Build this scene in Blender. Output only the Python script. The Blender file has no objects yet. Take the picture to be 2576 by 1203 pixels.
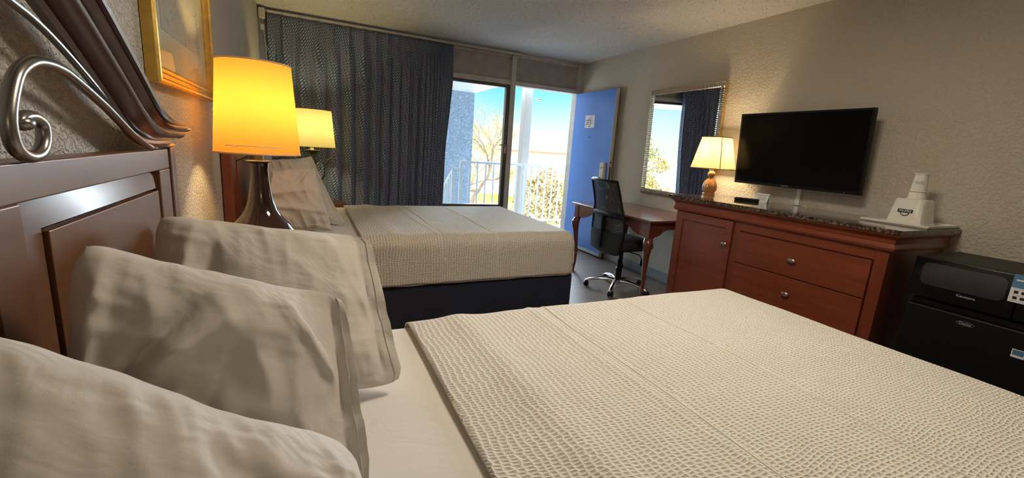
import bpy, math, random
from mathutils import Vector, Matrix, noise
random.seed(7)
SC = bpy.context.scene
COL = SC.collection
PI = math.pi

# ------------------------------------------------------------ camera, world, light
cd = bpy.data.cameras.new('camera')
cam = bpy.data.objects.new('camera', cd); COL.objects.link(cam)
RR = Vector((0.90413195, -0.42200908, 0.06673642)); UU = Vector((0.02634041, 0.21095766, 0.97714024)); FF = Vector((0.42644061, 0.88170585, -0.20184946))
M = Matrix((RR, UU, -FF)).transposed().to_4x4(); M.translation = Vector((0, 0, 1.25))
cam.matrix_world = M
cd.sensor_width = 36.0; cd.lens = 36.0 * 1084.9 / 2576.0; cd.clip_start = 0.02; cd.clip_end = 500
SC.camera = cam
vs = SC.view_settings
SC.display_settings.display_device = 'sRGB'
vs.view_transform = 'Standard'; vs.look = 'None'; vs.gamma = 1.0; vs.use_curve_mapping = False
vs.exposure = 1.65
SC.cycles.use_denoising = True
SC.cycles.max_bounces = 10; SC.cycles.diffuse_bounces = 5; SC.cycles.transparent_max_bounces = 12
SC.cycles.sample_clamp_indirect = 6.0

w = bpy.data.worlds.new('sky'); SC.world = w; w.use_nodes = True
wn = w.node_tree; bgn = wn.nodes['Background']
tc = wn.nodes.new('ShaderNodeTexCoord'); sx_ = wn.nodes.new('ShaderNodeSeparateXYZ'); wn.links.new(tc.outputs['Generated'], sx_.inputs[0])
nz = wn.nodes.new('ShaderNodeTexNoise'); nz.inputs['Scale'].default_value = 3.0; nz.inputs['Detail'].default_value = 4; wn.links.new(tc.outputs['Generated'], nz.inputs['Vector'])
ma = wn.nodes.new('ShaderNodeMath'); ma.operation = 'MULTIPLY_ADD'; ma.inputs[1].default_value = 0.10; ma.inputs[2].default_value = -0.05; wn.links.new(nz.outputs['Fac'], ma.inputs[0])
mb_ = wn.nodes.new('ShaderNodeMath'); mb_.operation = 'ADD'; wn.links.new(sx_.outputs['Z'], mb_.inputs[0]); wn.links.new(ma.outputs[0], mb_.inputs[1])
rp = wn.nodes.new('ShaderNodeValToRGB'); el = rp.color_ramp.elements; el[0].position = 0.0; el[0].color = (1.0, 0.98, 0.94, 1); el[1].position = 1.0; el[1].color = (0.06, 0.22, 0.60, 1)
for p_, c_ in ((0.045, (0.80, 0.98, 1.0, 1)), (0.12, (0.30, 0.80, 1.0, 1)), (0.22, (0.10, 0.55, 0.95, 1))):
    e_ = el.new(p_); e_.color = c_
wn.links.new(mb_.outputs[0], rp.inputs[0]); wn.links.new(rp.outputs[0], bgn.inputs[0]); bgn.inputs[1].default_value = 0.40

def light(name, kind, loc, energy, color, size=None, direction=None, angle=None):
    l = bpy.data.lights.new(name, kind); l.energy = energy; l.color = color
    o = bpy.data.objects.new(name, l); COL.objects.link(o); o.location = loc
    if kind == 'POINT' and size: l.shadow_soft_size = size
    if kind == 'SUN' and angle is not None: l.angle = math.radians(angle)
    if direction is not None:
        o.rotation_euler = Vector(direction).to_track_quat('-Z', 'Y').to_euler()
    return o
light('sun', 'SUN', (5, -5, 20), 4.0, (1.0, 0.93, 0.82), direction=(0.34, 0.60, -0.72), angle=0.6)
light('sky_glow', 'SUN', (3, 20, 12), 16.0, (0.80, 0.90, 1.0), direction=(0.02, -1.0, -0.16), angle=70)
pl = light('window_portal', 'AREA', (2.35, 5.16, 1.3), 1.0, (1, 1, 1), direction=(0, -1, 0))
pl.data.shape = 'RECTANGLE'; pl.data.size = 1.8; pl.data.size_y = 1.7; pl.data.cycles.is_portal = True
# unseen area light added to brighten the room, above the gap between the beds
vl = light('added_fill_overhead', 'AREA', (1.25, 1.15, 2.37), 9, (1.0, 0.86, 0.68), direction=(0, 0, -1))
vl.data.shape = 'RECTANGLE'; vl.data.size = 0.5; vl.data.size_y = 0.5
light('added_fill_rear', 'POINT', (0.6, -2.2, 1.95), 3.5, (1.0, 0.82, 0.60), size=0.15)  # unseen fill added behind the camera to lift the interior brightness

# ------------------------------------------------------------ mesh helpers
ORG = {}
def origin(o):
    return ORG.get(o.name, Vector((0, 0, 0)))

def tag(o, label=None, cat=None, group=None, kind=None):
    if label: o['label'] = label
    if cat: o['category'] = cat
    if group: o['group'] = group
    if kind: o['kind'] = kind
    return o

def thing(name, loc, label, cat, group=None):
    o = bpy.data.objects.new(name, None); COL.objects.link(o)
    o.location = loc; o.empty_display_size = 0.1
    ORG[o.name] = Vector(loc)
    return tag(o, label, cat, group)

class MB:
    def __init__(s): s.v = []; s.f = []; s.uv = None
    def add(s, vs_, fs):
        n = len(s.v); s.v += [Vector(p) for p in vs_]; s.f += [tuple(i + n for i in f) for f in fs]; return s
    def box(s, x0, x1, y0, y1, z0, z1):
        return s.add([(x0,y0,z0),(x1,y0,z0),(x1,y1,z0),(x0,y1,z0),(x0,y0,z1),(x1,y0,z1),(x1,y1,z1),(x0,y1,z1)],
                     [(0,3,2,1),(4,5,6,7),(0,1,5,4),(1,2,6,5),(2,3,7,6),(3,0,4,7)])
    def hexa(s, p):  # 8 points, bottom 4 then top 4
        return s.add(p, [(0,3,2,1),(4,5,6,7),(0,1,5,4),(1,2,6,5),(2,3,7,6),(3,0,4,7)])
    def prism(s, pts, axis, a, b):  # polygon in the two other axes extruded along axis
        def mk(p, t):
            return {'x': (t, p[0], p[1]), 'y': (p[0], t, p[1]), 'z': (p[0], p[1], t)}[axis]
        n = len(pts)
        vv = [mk(p, a) for p in pts] + [mk(p, b) for p in pts]
        ff = [tuple(range(n))[::-1], tuple(range(n, 2*n))] + [(i, (i+1) % n, n+(i+1) % n, n+i) for i in range(n)]
        return s.add(vv, ff)
    def lathe(s, prof, c, seg=48, axis=(0,0,1), flute=0, fdepth=0.0):
        q = Vector((0,0,1)).rotation_difference(Vector(axis)); c = Vector(c); vv = []; ff = []
        for (r, z) in prof:
            for k in range(seg):
                a = 2*PI*k/seg; rr = r*(1 + (fdepth*math.cos(flute*a) if flute else 0))
                vv.append(c + q @ Vector((rr*math.cos(a), rr*math.sin(a), z)))
        m = len(prof)
        for i in range(m-1):
            for k in range(seg):
                ff.append((i*seg+k, i*seg+(k+1)%seg, (i+1)*seg+(k+1)%seg, (i+1)*seg+k))
        if prof[0][0] > 1e-5: ff.append(tuple(range(seg))[::-1])
        if prof[-1][0] > 1e-5: ff.append(tuple((m-1)*seg+k for k in range(seg)))
        return s.add(vv, ff)
    def tube(s, pts, r, seg=10, cap=True, flat=None):
        pts = [Vector(p) for p in pts]; n = len(pts)
        rs = r if isinstance(r, (list, tuple)) else [r]*n
        vv = []; ff = []; up = None
        for i, p in enumerate(pts):
            t = (pts[min(i+1, n-1)] - pts[max(i-1, 0)]).normalized()
            if up is None:
                up = Vector((0,0,1)) if abs(t.z) < 0.9 else Vector((1,0,0))
            a = up - t*up.dot(t)
            if a.length < 1e-6: a = Vector((1,0,0)) - t*t.x
            a.normalize(); b = t.cross(a); up = a
            for k in range(seg):
                an = 2*PI*k/seg + (PI/4 if seg == 4 else 0)
                ka = rs[i]*math.cos(an); kb = rs[i]*math.sin(an)*(flat or 1)
                vv.append(p + a*ka + b*kb)
        for i in range(n-1):
            for k in range(seg):
                ff.append((i*seg+k, i*seg+(k+1)%seg, (i+1)*seg+(k+1)%seg, (i+1)*seg+k))
        if cap:
            ff.append(tuple(range(seg))[::-1]); ff.append(tuple((n-1)*seg+k for k in range(seg)))
        return s.add(vv, ff)
    def loft(s, rings, cap=True):
        n = len(rings[0]); vv = [p for r in rings for p in r]; ff = []
        for i in range(len(rings)-1):
            for k in range(n): ff.append((i*n+k, i*n+(k+1)%n, (i+1)*n+(k+1)%n, (i+1)*n+k))
        if cap: ff.append(tuple(range(n))[::-1]); ff.append(tuple((len(rings)-1)*n+k for k in range(n)))
        return s.add(vv, ff)
    def grid(s, fn, nu, nv, uvfn=None):
        vv = []; ff = []; uu = []
        for j in range(nv+1):
            for i in range(nu+1):
                vv.append(fn(i/nu, j/nv)); uu.append(uvfn(i/nu, j/nv) if uvfn else (i/nu, j/nv))
        for j in range(nv):
            for i in range(nu):
                a = j*(nu+1)+i; ff.append((a, a+1, a+nu+2, a+nu+1))
        if s.uv is None: s.uv = [(0, 0)]*len(s.v)
        s.uv += uu
        return s.add(vv, ff)
    def ball(s, c, r, seg=20, sc=(1,1,1)):
        c = Vector(c); vv = []; ff = []; n = seg//2
        for i in range(n+1):
            th = PI*i/n
            for k in range(seg):
                a = 2*PI*k/seg
                vv.append(c + Vector((r*sc[0]*math.sin(th)*math.cos(a), r*sc[1]*math.sin(th)*math.sin(a), r*sc[2]*math.cos(th))))
        for i in range(n):
            for k in range(seg): ff.append(((i+1)*seg+k, (i+1)*seg+(k+1)%seg, i*seg+(k+1)%seg, i*seg+k))
        return s.add(vv, ff)
    def build(s, name, mat, parent=None, bevel=0, smooth=True, angle=35, at=None, seg=2):
        org = origin(parent) if parent is not None else Vector(at or (0, 0, 0))
        me = bpy.data.meshes.new(name)
        me.from_pydata([tuple(p - org) for p in s.v], [], s.f)
        if s.uv is not None:
            uv = list(s.uv) + [(0, 0)]*(len(s.v)-len(s.uv))
            l = me.uv_layers.new(name='UVMap')
            for lp in me.loops: l.data[lp.index].uv = uv[lp.vertex_index]
        me.validate(); me.update()
        me.materials.append(mat)
        if smooth:
            me.polygons.foreach_set('use_smooth', [True]*len(me.polygons))
            me.set_sharp_from_angle(angle=math.radians(angle))
        o = bpy.data.objects.new(name, me); COL.objects.link(o)
        if parent is not None: o.parent = parent
        else: o.location = org
        ORG[o.name] = org
        if bevel:
            b = o.modifiers.new('bevel', 'BEVEL'); b.width = bevel; b.segments = seg; b.limit_method = 'ANGLE'; b.angle_limit = math.radians(40)
            b.harden_normals = True
        return o

def struct(name, mb, mat, **k):
    return tag(mb.build(name, mat, **k), kind='structure')

def text(name, body, size, mat, parent, pos, xdir=(0,-1,0), ydir=(0,0,1), align='CENTER', bold=0.0, sx=1.0):
    cu = bpy.data.curves.new(name, 'FONT'); cu.body = body; cu.size = size; cu.extrude = 0.0004; cu.align_x = align; cu.align_y = 'CENTER'
    cu.offset = bold
    tmp = bpy.data.objects.new('tmp_text', cu); COL.objects.link(tmp)
    bpy.context.view_layer.update()
    me = bpy.data.meshes.new_from_object(tmp.evaluated_get(bpy.context.evaluated_depsgraph_get()))
    bpy.data.objects.remove(tmp); bpy.data.curves.remove(cu)
    X = Vector(xdir).normalized(); Y = Vector(ydir).normalized(); Z = X.cross(Y)
    mm = Matrix((X*sx, Y, Z)).transposed().to_4x4(); mm.translation = Vector(pos) - origin(parent)
    me.transform(mm); me.name = name; me.materials.clear(); me.materials.append(mat)
    o = bpy.data.objects.new(name, me); COL.objects.link(o); o.parent = parent; ORG[o.name] = origin(parent)
    return o

# ------------------------------------------------------------ materials
class NT:
    def __init__(s, name):
        s.m = bpy.data.materials.new(name); s.m.use_nodes = True; s.t = s.m.node_tree
        s.b = s.t.nodes['Principled BSDF']; s.out = s.t.nodes['Material Output']
    def n(s, kind, **k):
        o = s.t.nodes.new('ShaderNode' + kind)
        for a, v in k.items():
            if a in o.inputs: o.inputs[a].default_value = v
            else: setattr(o, a, v)
        return o
    def l(s, a, b): s.t.links.new(a, b)
    def coord(s, kind='Object', scale=(1,1,1), rot=(0,0,0), loc=(0,0,0)):
        c = s.n('TexCoord'); mp = s.n('Mapping'); s.l(c.outputs[kind], mp.inputs[0])
        mp.inputs['Scale'].default_value = scale; mp.inputs['Rotation'].default_value = rot; mp.inputs['Location'].default_value = loc
        return mp.outputs[0]
    def noise(s, vec, scale, detail=3, rough=0.5, dist=0):
        o = s.n('TexNoise'); o.inputs['Scale'].default_value = scale; o.inputs['Detail'].default_value = detail
        o.inputs['Roughness'].default_value = rough; o.inputs['Distortion'].default_value = dist
        s.l(vec, o.inputs['Vector']); return o.outputs['Fac']
    def ramp(s, fac, stops):
        o = s.n('ValToRGB'); e = o.color_ramp.elements
        while len(e) < len(stops): e.new(0.5)
        for i, (p, c) in enumerate(stops):
            e[i].position = p; e[i].color = (c, c, c, 1) if isinstance(c, (int, float)) else (*c, 1)
        s.l(fac, o.inputs[0]); return o.outputs[0]
    def mix(s, fac, a, b, blend='MIX'):
        o = s.n('Mix', data_type='RGBA', blend_type=blend)
        if isinstance(fac, (int, float)): o.inputs[0].default_value = fac
        else: s.l(fac, o.inputs[0])
        for i, x in ((6, a), (7, b)):
            if isinstance(x, tuple): o.inputs[i].default_value = (*x, 1)
            else: s.l(x, o.inputs[i])
        return o.outputs[2]
    def math(s, op, a, b=None):
        o = s.n('Math', operation=op)
        for i, x in ((0, a), (1, b)):
            if x is None: continue
            if isinstance(x, (int, float)): o.inputs[i].default_value = x
            else: s.l(x, o.inputs[i])
        return o.outputs[0]
    def bump(s, h, strength, dist):
        o = s.n('Bump'); o.inputs['Strength'].default_value = strength; o.inputs['Distance'].default_value = dist
        s.l(h, o.inputs['Height']); s.l(o.outputs[0], s.b.inputs['Normal']); return o

def plain(name, col, rough=0.5, metal=0.0, var=0.12, vscale=8, bump=0.0, bscale=60, spec=None, coat=0.0, transm=0.0, sheen=0.0):
    t = NT(name); b = t.b
    v = t.coord()
    f = t.noise(v, vscale, 3)
    c = t.mix(t.ramp(f, [(0.3, 0.0), (0.7, 1.0)]), tuple(x*(1-var) for x in col), tuple(min(1, x*(1+var)) for x in col))
    t.l(c, b.inputs['Base Color'])
    b.inputs['Roughness'].default_value = rough; b.inputs['Metallic'].default_value = metal
    if spec is not None: b.inputs['Specular IOR Level'].default_value = spec
    if coat: b.inputs['Coat Weight'].default_value = coat; b.inputs['Coat Roughness'].default_value = 0.08
    if sheen: b.inputs['Sheen Weight'].default_value = sheen
    if bump: t.bump(t.noise(v, bscale, 4), bump, 0.002)
    return t.m

def wood(name, c1, c2, rough=0.35, axis='y', coat=0.3, gs=1.0):
    t = NT(name)
    sc = {'x': (1.2, 18, 18), 'y': (18, 1.2, 18), 'z': (18, 18, 1.2)}[axis]
    v = t.coord(scale=tuple(x*gs for x in sc))
    n1 = t.noise(v, 1.6, 6, 0.6, 0.8)
    v2 = t.coord(); n2 = t.noise(v2, 2.5, 2)
    c = t.mix(t.ramp(n1, [(0.25, 0.0), (0.75, 1.0)]), c1, c2)
    c = t.mix(t.math('MULTIPLY', n2, 0.35), c, tuple(x*0.6 for x in c1))
    t.l(c, t.b.inputs['Base Color'])
    r = t.math('ADD', t.math('MULTIPLY', n1, 0.15), rough - 0.07); t.l(r, t.b.inputs['Roughness'])
    t.b.inputs['Coat Weight'].default_value = coat; t.b.inputs['Coat Roughness'].default_value = 0.18
    t.bump(n1, 0.08, 0.001)
    return t.m

def plaster(name, col, scale=26, strength=0.55, dist=0.004):
    t = NT(name); v = t.coord()
    n1 = t.noise(v, scale, 3, 0.55, 0.35); n2 = t.noise(v, scale*3.4, 3, 0.6)
    h = t.math('ADD', t.ramp(n1, [(0.42, 0.0), (0.60, 1.0)]), t.math('MULTIPLY', n2, 0.45))
    n3 = t.noise(v, 1.3, 3)
    t.l(t.mix(t.math('MULTIPLY', n3, 0.5), col, tuple(x*0.86 for x in col)), t.b.inputs['Base Color'])
    t.b.inputs['Roughness'].default_value = 0.62; t.b.inputs['Specular IOR Level'].default_value = 0.35
    t.bump(h, strength, dist)
    return t.m

m_wall_r = plaster('plaster_beige', (0.62, 0.565, 0.465), 62, 0.75, 0.004)
m_wall_l = plaster('plaster_grey', (0.60, 0.575, 0.52), 95, 0.9, 0.006)
m_stucco = plaster('stucco_blue', (0.36, 0.44, 0.53), 14, 0.9, 0.03)
def popcorn():
    t = NT('popcorn_ceiling'); v = t.coord()
    vo = t.n('TexVoronoi'); vo.inputs['Scale'].default_value = 75; t.l(v, vo.inputs['Vector'])
    n1 = t.noise(v, 48, 4, 0.65)
    h = t.math('ADD', t.ramp(n1, [(0.40, 0.0), (0.62, 1.0)]), t.math('MULTIPLY', vo.outputs['Distance'], -0.7))
    speck_shade = t.ramp(t.noise(v, 70, 3, 0.6), [(0.60, 0.0), (0.68, 1.0)])
    t.l(t.mix(speck_shade, (0.84, 0.82, 0.76), (0.36, 0.34, 0.30)), t.b.inputs['Base Color'])  # dark specks put the popcorn's small shadows into the ceiling colour
    t.b.inputs['Roughness'].default_value = 0.9
    t.bump(h, 0.9, 0.008)
    return t.m
m_ceil = popcorn()
def floor_mat():
    t = NT('vinyl_plank'); v = t.coord()
    br = t.n('TexBrick'); br.offset = 0.37
    for k, x in (('Scale', 1.0), ('Mortar Size', 0.0015), ('Brick Width', 1.1), ('Row Height', 0.15)): br.inputs[k].default_value = x
    br.inputs['Color1'].default_value = (0.075, 0.055, 0.043, 1); br.inputs['Color2'].default_value = (0.135, 0.103, 0.083, 1); br.inputs['Mortar'].default_value = (0.04, 0.03, 0.025, 1)
    t.l(v, br.inputs['Vector'])
    g = t.noise(t.coord(scale=(1.5, 26, 1)), 1.5, 6, 0.65, 1.0)
    c = t.mix(t.ramp(g, [(0.3, 0.0), (0.72, 1.0)]), br.outputs['Color'], (0.21, 0.175, 0.15))
    t.l(c, t.b.inputs['Base Color']); t.b.inputs['Roughness'].default_value = 0.38
    t.bump(g, 0.15, 0.001); return t.m
m_floor = floor_mat()
m_trim = plain('painted_trim', (0.58, 0.56, 0.52), 0.45)
m_panel = plain('painted_panel', (0.40, 0.37, 0.33), 0.6, bump=0.25, bscale=120)
m_white = plain('white_paint', (0.82, 0.83, 0.84), 0.4, var=0.05)
m_base = plain('vinyl_baseboard', (0.27, 0.31, 0.34), 0.45)
m_alu = plain('dark_aluminium', (0.10, 0.09, 0.085), 0.35, 0.6)
m_door = plain('blue_door_paint', (0.11, 0.29, 0.82), 0.38, var=0.08, vscale=2.5, bump=0.1, bscale=40)
m_dresser = wood('cherry_wood', (0.17, 0.034, 0.014), (0.29, 0.066, 0.026), 0.36, 'y', 0.25)
m_dresser_z = wood('cherry_wood_upright', (0.15, 0.030, 0.013), (0.25, 0.055, 0.023), 0.36, 'z', 0.25)
m_desk = wood('mahogany_desk', (0.115, 0.030, 0.018), (0.21, 0.060, 0.030), 0.24, 'y', 0.6)
m_desk_z = wood('mahogany_leg', (0.11, 0.028, 0.017), (0.17, 0.045, 0.024), 0.24, 'z', 0.6)
m_head = wood('walnut_headboard', (0.14, 0.060, 0.028), (0.20, 0.090, 0.042), 0.34, 'y', 0.15)
m_head_dark = wood('espresso_moulding', (0.060, 0.026, 0.020), (0.085, 0.038, 0.028), 0.30, 'y', 1.0)
m_head2 = wood('red_mahogany_headboard', (0.15, 0.032, 0.014), (0.25, 0.06, 0.026), 0.28, 'z', 0.5)
m_pewter = plain('brushed_pewter', (0.30, 0.28, 0.26), 0.30, 1.0, var=0.06)
m_nickel = plain('satin_nickel', (0.62, 0.59, 0.54), 0.28, 1.0, var=0.05)
m_chrome = plain('polished_chrome', (0.72, 0.72, 0.73), 0.14, 1.0, var=0.03)
m_gold = plain('gold_leaf', (0.66, 0.42, 0.10), 0.34, 0.85, var=0.15, vscale=30, bump=0.25, bscale=90)
m_black = plain('black_plastic', (0.006, 0.006, 0.0065), 0.45, var=0.05, spec=0.25)
m_blackgloss = plain('black_gloss', (0.004, 0.004, 0.005), 0.12, var=0.02, spec=0.3)
m_screen = plain('tv_screen', (0.003, 0.003, 0.0035), 0.22, var=0.02, spec=0.12)
m_fabric_black = plain('black_seat_fabric', (0.012, 0.012, 0.014), 0.85, bump=0.3, bscale=300)
m_navy = plain('navy_box_cover', (0.012, 0.016, 0.032), 0.85, bump=0.2, bscale=250)
m_cream = plain('cream_metal', (0.72, 0.68, 0.52), 0.4)
m_ink = plain('black_ink', (0.01, 0.01, 0.012), 0.5)
m_bluelogo = plain('navy_print', (0.012, 0.018, 0.05), 0.45)
m_paper = plain('white_card', (0.80, 0.82, 0.83), 0.6, var=0.03)
m_bluepaper = plain('blue_label', (0.08, 0.22, 0.42), 0.5)
m_greyprint = plain('grey_print', (0.35, 0.36, 0.37), 0.4)
m_bucket = plain('white_plastic', (0.74, 0.73, 0.66), 0.4, var=0.04)
m_cup = plain('wrapped_cup', (0.82, 0.80, 0.72), 0.3, var=0.08, vscale=40, bump=0.3, bscale=80)
m_ceramic = plain('brown_glaze', (0.022, 0.007, 0.005), 0.10, var=0.2, coat=1.0)
m_bronze = plain('antique_bronze', (0.17, 0.14, 0.08), 0.35, 0.9)
m_amber = plain('amber_resin', (0.42, 0.19, 0.05), 0.28, var=0.2, coat=0.6)
m_mat = plain('mat_board', (0.60, 0.56, 0.42), 0.7, var=0.05)
m_column = plain('column_paint', (0.46, 0.43, 0.38), 0.6, var=0.05)
m_rail = plain('railing_paint', (0.64, 0.67, 0.71), 0.5, var=0.05)
m_concrete = plain('concrete', (0.55, 0.56, 0.58), 0.8, bump=0.3, bscale=40)
m_ground = plain('pale_asphalt', (0.80, 0.78, 0.74), 0.9, var=0.1, vscale=0.4)
m_grass = plain('lawn_grass', (0.26, 0.34, 0.012), 0.9, var=0.25, vscale=3)
m_hbuild = plain('pale_building', (0.85, 0.80, 0.72), 0.8)
m_roofline = plain('brown_roof', (0.28, 0.17, 0.10), 0.8)
m_bark = plain('tree_bark', (0.24, 0.18, 0.13), 0.9, bump=0.6, bscale=20)
m_leaf_y = plain('yellow_leaves', (0.60, 0.47, 0.17), 0.6, var=0.4, vscale=2)
m_leaf_g = plain('yellow_green_leaves', (0.26, 0.27, 0.06), 0.6, var=0.4, vscale=2)
m_leaf_d = plain('green_leaves', (0.24, 0.36, 0.12), 0.5, var=0.4, vscale=2)
m_leaf_r = plain('russet_twigs', (0.46, 0.36, 0.19), 0.7, var=0.3, vscale=2)

def linen(name, col, crease=0.3):
    t = NT(name); v = t.coord()
    big = t.noise(t.coord(scale=(1, 1.4, 1.2)), 7, 3, 0.5, 1.2)
    mid = t.noise(t.coord(scale=(1.0, 1.6, 1.0)), 16, 3, 0.55, 0.5)
    fine = t.noise(v, 900, 1)
    h = t.math('ADD', t.math('MULTIPLY', big, 1.0), t.math('MULTIPLY', mid, 0.25))
    h = t.math('ADD', h, t.math('MULTIPLY', fine, 0.012))
    t.l(t.mix(t.math('MULTIPLY', big, 0.3), col, tuple(x*0.93 for x in col)), t.b.inputs['Base Color'])
    t.b.inputs['Roughness'].default_value = 0.85; t.b.inputs['Sheen Weight'].default_value = 0.15
    t.bump(h, crease, 0.02); return t.m
m_linen = linen('white_cotton', (0.62, 0.58, 0.53), 0.42)
m_sheet = linen('white_sheet', (0.74, 0.71, 0.66), 0.18)

def coverlet_mat():
    t = NT('matelasse_weave')
    uv = t.coord('UV')
    wob = t.n('TexNoise'); wob.inputs['Scale'].default_value = 5; wob.inputs['Detail'].default_value = 2; t.l(uv, wob.inputs['Vector'])
    sub = t.n('VectorMath', operation='SUBTRACT'); t.l(wob.outputs['Color'], sub.inputs[0]); sub.inputs[1].default_value = (0.5, 0.5, 0.5)
    scl = t.n('VectorMath', operation='SCALE'); t.l(sub.outputs[0], scl.inputs[0]); scl.inputs['Scale'].default_value = 0.035
    add = t.n('VectorMath', operation='ADD'); t.l(uv, add.inputs[0]); t.l(scl.outputs[0], add.inputs[1])
    mp = t.n('Mapping'); mp.inputs['Scale'].default_value = (58, 100, 1); t.l(add.outputs[0], mp.inputs[0])
    vo = t.n('TexVoronoi', feature='DISTANCE_TO_EDGE', voronoi_dimensions='2D'); vo.inputs['Scale'].default_value = 1.0; vo.inputs['Randomness'].default_value = 0.38
    t.l(mp.outputs[0], vo.inputs['Vector'])
    ridge = t.ramp(vo.outputs['Distance'], [(0.0, 1.0), (0.16, 0.62), (0.36, 0.10), (0.5, 0.0)])
    t.t.nodes[-1].color_ramp.interpolation = 'EASE' if t.t.nodes[-1].type == 'VALTORGB' else 'EASE'
    big = t.noise(uv, 6, 3, 0.5, 0.6)
    h = t.math('ADD', ridge, t.math('MULTIPLY', big, 2.2))
    t.l(t.mix(ridge, (0.50, 0.46, 0.395), (0.80, 0.76, 0.68)), t.b.inputs['Base Color'])  # hollow shade and ridge highlights of the weave put into its colour
    t.b.inputs['Roughness'].default_value = 0.9
    t.bump(h, 0.8, 0.0045); return t.m
m_cover = coverlet_mat()

def curtain_mat():
    t = NT('curtain_weave')
    uv = t.coord('UV')
    def brick(rot, c1, mort, w_, h_, ms):
        mp = t.n('Mapping'); mp.inputs['Rotation'].default_value = (0, 0, rot); t.l(uv, mp.inputs[0])
        b = t.n('TexBrick'); b.offset = 0.5; t.l(mp.outputs[0], b.inputs['Vector'])
        b.inputs['Scale'].default_value = 1; b.inputs['Brick Width'].default_value = w_; b.inputs['Row Height'].default_value = h_
        b.inputs['Mortar Size'].default_value = ms; b.inputs['Mortar Smooth'].default_value = 0.1
        b.inputs['Color1'].default_value = (*c1, 1); b.inputs['Color2'].default_value = (*c1, 1); b.inputs['Mortar'].default_value = (*mort, 1)
        return b.outputs['Color']
    A = brick(math.radians(-58), (0.030, 0.038, 0.085), (0.20, 0.22, 0.36), 0.040, 0.0185, 0.0060)
    B = brick(math.radians(-58), (0.30, 0.42, 0.56), (0.065, 0.085, 0.155), 0.040, 0.0185, 0.0055)
    wv = t.n('TexWave', wave_type='BANDS', bands_direction='X'); wv.inputs['Scale'].default_value = 0.9; wv.inputs['Distortion'].default_value = 1.2; wv.inputs['Detail'].default_value = 1; wv.inputs['Detail Scale'].default_value = 3
    mp = t.n('Mapping'); mp.inputs['Rotation'].default_value = (0, 0, math.radians(-40)); t.l(uv, mp.inputs[0]); t.l(mp.outputs[0], wv.inputs['Vector'])
    f = t.ramp(wv.outputs['Fac'], [(0.36, 0.0), (0.64, 1.0)])
    t.l(t.mix(f, A, B), t.b.inputs['Base Color'])
    t.b.inputs['Roughness'].default_value = 0.6; t.b.inputs['Sheen Weight'].default_value = 0.25
    return t.m
m_curtain = curtain_mat()

def granite():
    t = NT('granite'); v = t.coord()
    vo = t.n('TexVoronoi'); vo.inputs['Scale'].default_value = 130; t.l(v, vo.inputs['Vector'])
    n1 = t.noise(v, 60, 5, 0.7)
    c = t.ramp(n1, [(0.36, (0.010, 0.009, 0.008)), (0.50, (0.075, 0.05, 0.035)), (0.62, (0.22, 0.18, 0.14))])
    c = t.mix(t.ramp(vo.outputs['Distance'], [(0.15, 1.0), (0.3, 0.0)]), c, (0.015, 0.012, 0.01))
    t.l(c, t.b.inputs['Base Color']); t.b.inputs['Roughness'].default_value = 0.07
    t.b.inputs['Coat Weight'].default_value = 0.4; t.b.inputs['Coat Roughness'].default_value = 0.03
    return t.m
m_granite = granite()

def glass(name='window_glass', refl=0.75):
    t = NT(name); t.t.nodes.remove(t.b)
    tr = t.n('BsdfTransparent'); gl = t.n('BsdfGlossy'); gl.inputs['Roughness'].default_value = 0.02
    lw = t.n('LayerWeight'); lw.inputs['Blend'].default_value = 0.12
    n = t.noise(t.coord(), 3, 1); tr.inputs[0].default_value = (0.95, 0.97, 0.97, 1)
    f = t.math('MULTIPLY', lw.outputs['Fresnel'], t.math('ADD', refl, t.math('MULTIPLY', n, 0.1)))
    mx = t.n('MixShader'); t.l(f, mx.inputs[0]); t.l(tr.outputs[0], mx.inputs[1]); t.l(gl.outputs[0], mx.inputs[2])
    t.l(mx.outputs[0], t.out.inputs[0]); return t.m
m_glass = glass()
m_picglass = glass('picture_glass', 0.18)
def mirror_mat():
    t = NT('mirror_silver'); t.b.inputs['Metallic'].default_value = 1; t.b.inputs['Roughness'].default_value = 0.01
    n = t.noise(t.coord(), 2, 1); t.l(t.mix(n, (0.84, 0.86, 0.87), (0.88, 0.9, 0.9)), t.b.inputs['Base Color']); return t.m
m_mirror = mirror_mat()

def shade_mat(name, trans, diff, weave=260, em=0.0):
    t = NT(name); t.t.nodes.remove(t.b)
    v = t.coord(scale=(1, 1, 1)); n = t.noise(v, weave, 2); n2 = t.noise(t.coord(scale=(6, 6, 0.7)), 5, 3)
    f = t.math('ADD', t.math('MULTIPLY', n, 0.25), t.math('MULTIPLY', n2, 0.3))
    c = t.mix(f, tuple(x*0.8 for x in trans), tuple(x*0.58 for x in trans))
    tl = t.n('BsdfTranslucent'); t.l(c, tl.inputs[0])
    df = t.n('BsdfDiffuse'); df.inputs[0].default_value = (*diff, 1)
    mx = t.n('MixShader'); mx.inputs[0].default_value = 0.35; t.l(tl.outputs[0], mx.inputs[1]); t.l(df.outputs[0], mx.inputs[2])
    t.l(mx.outputs[0], t.out.inputs[0]); return t.m
m_shade_o = shade_mat('amber_shade_cloth', (0.42, 0.215, 0.036), (0.44, 0.30, 0.13))
m_shade_c = shade_mat('cream_shade_cloth', (0.42, 0.36, 0.17), (0.50, 0.46, 0.30))
m_shade_w = shade_mat('ivory_shade_cloth', (0.52, 0.42, 0.25), (0.55, 0.48, 0.34))
m_shade_trim = plain('shade_binding', (0.70, 0.48, 0.30), 0.8)
m_shade_trim_d = plain('shade_seam', (0.28, 0.20, 0.08), 0.8)
def bulb_mat():
    t = NT('lit_bulb'); t.b.inputs['Emission Color'].default_value = (1, 0.75, 0.42, 1); t.b.inputs['Emission Strength'].default_value = 8; return t.m
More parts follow.
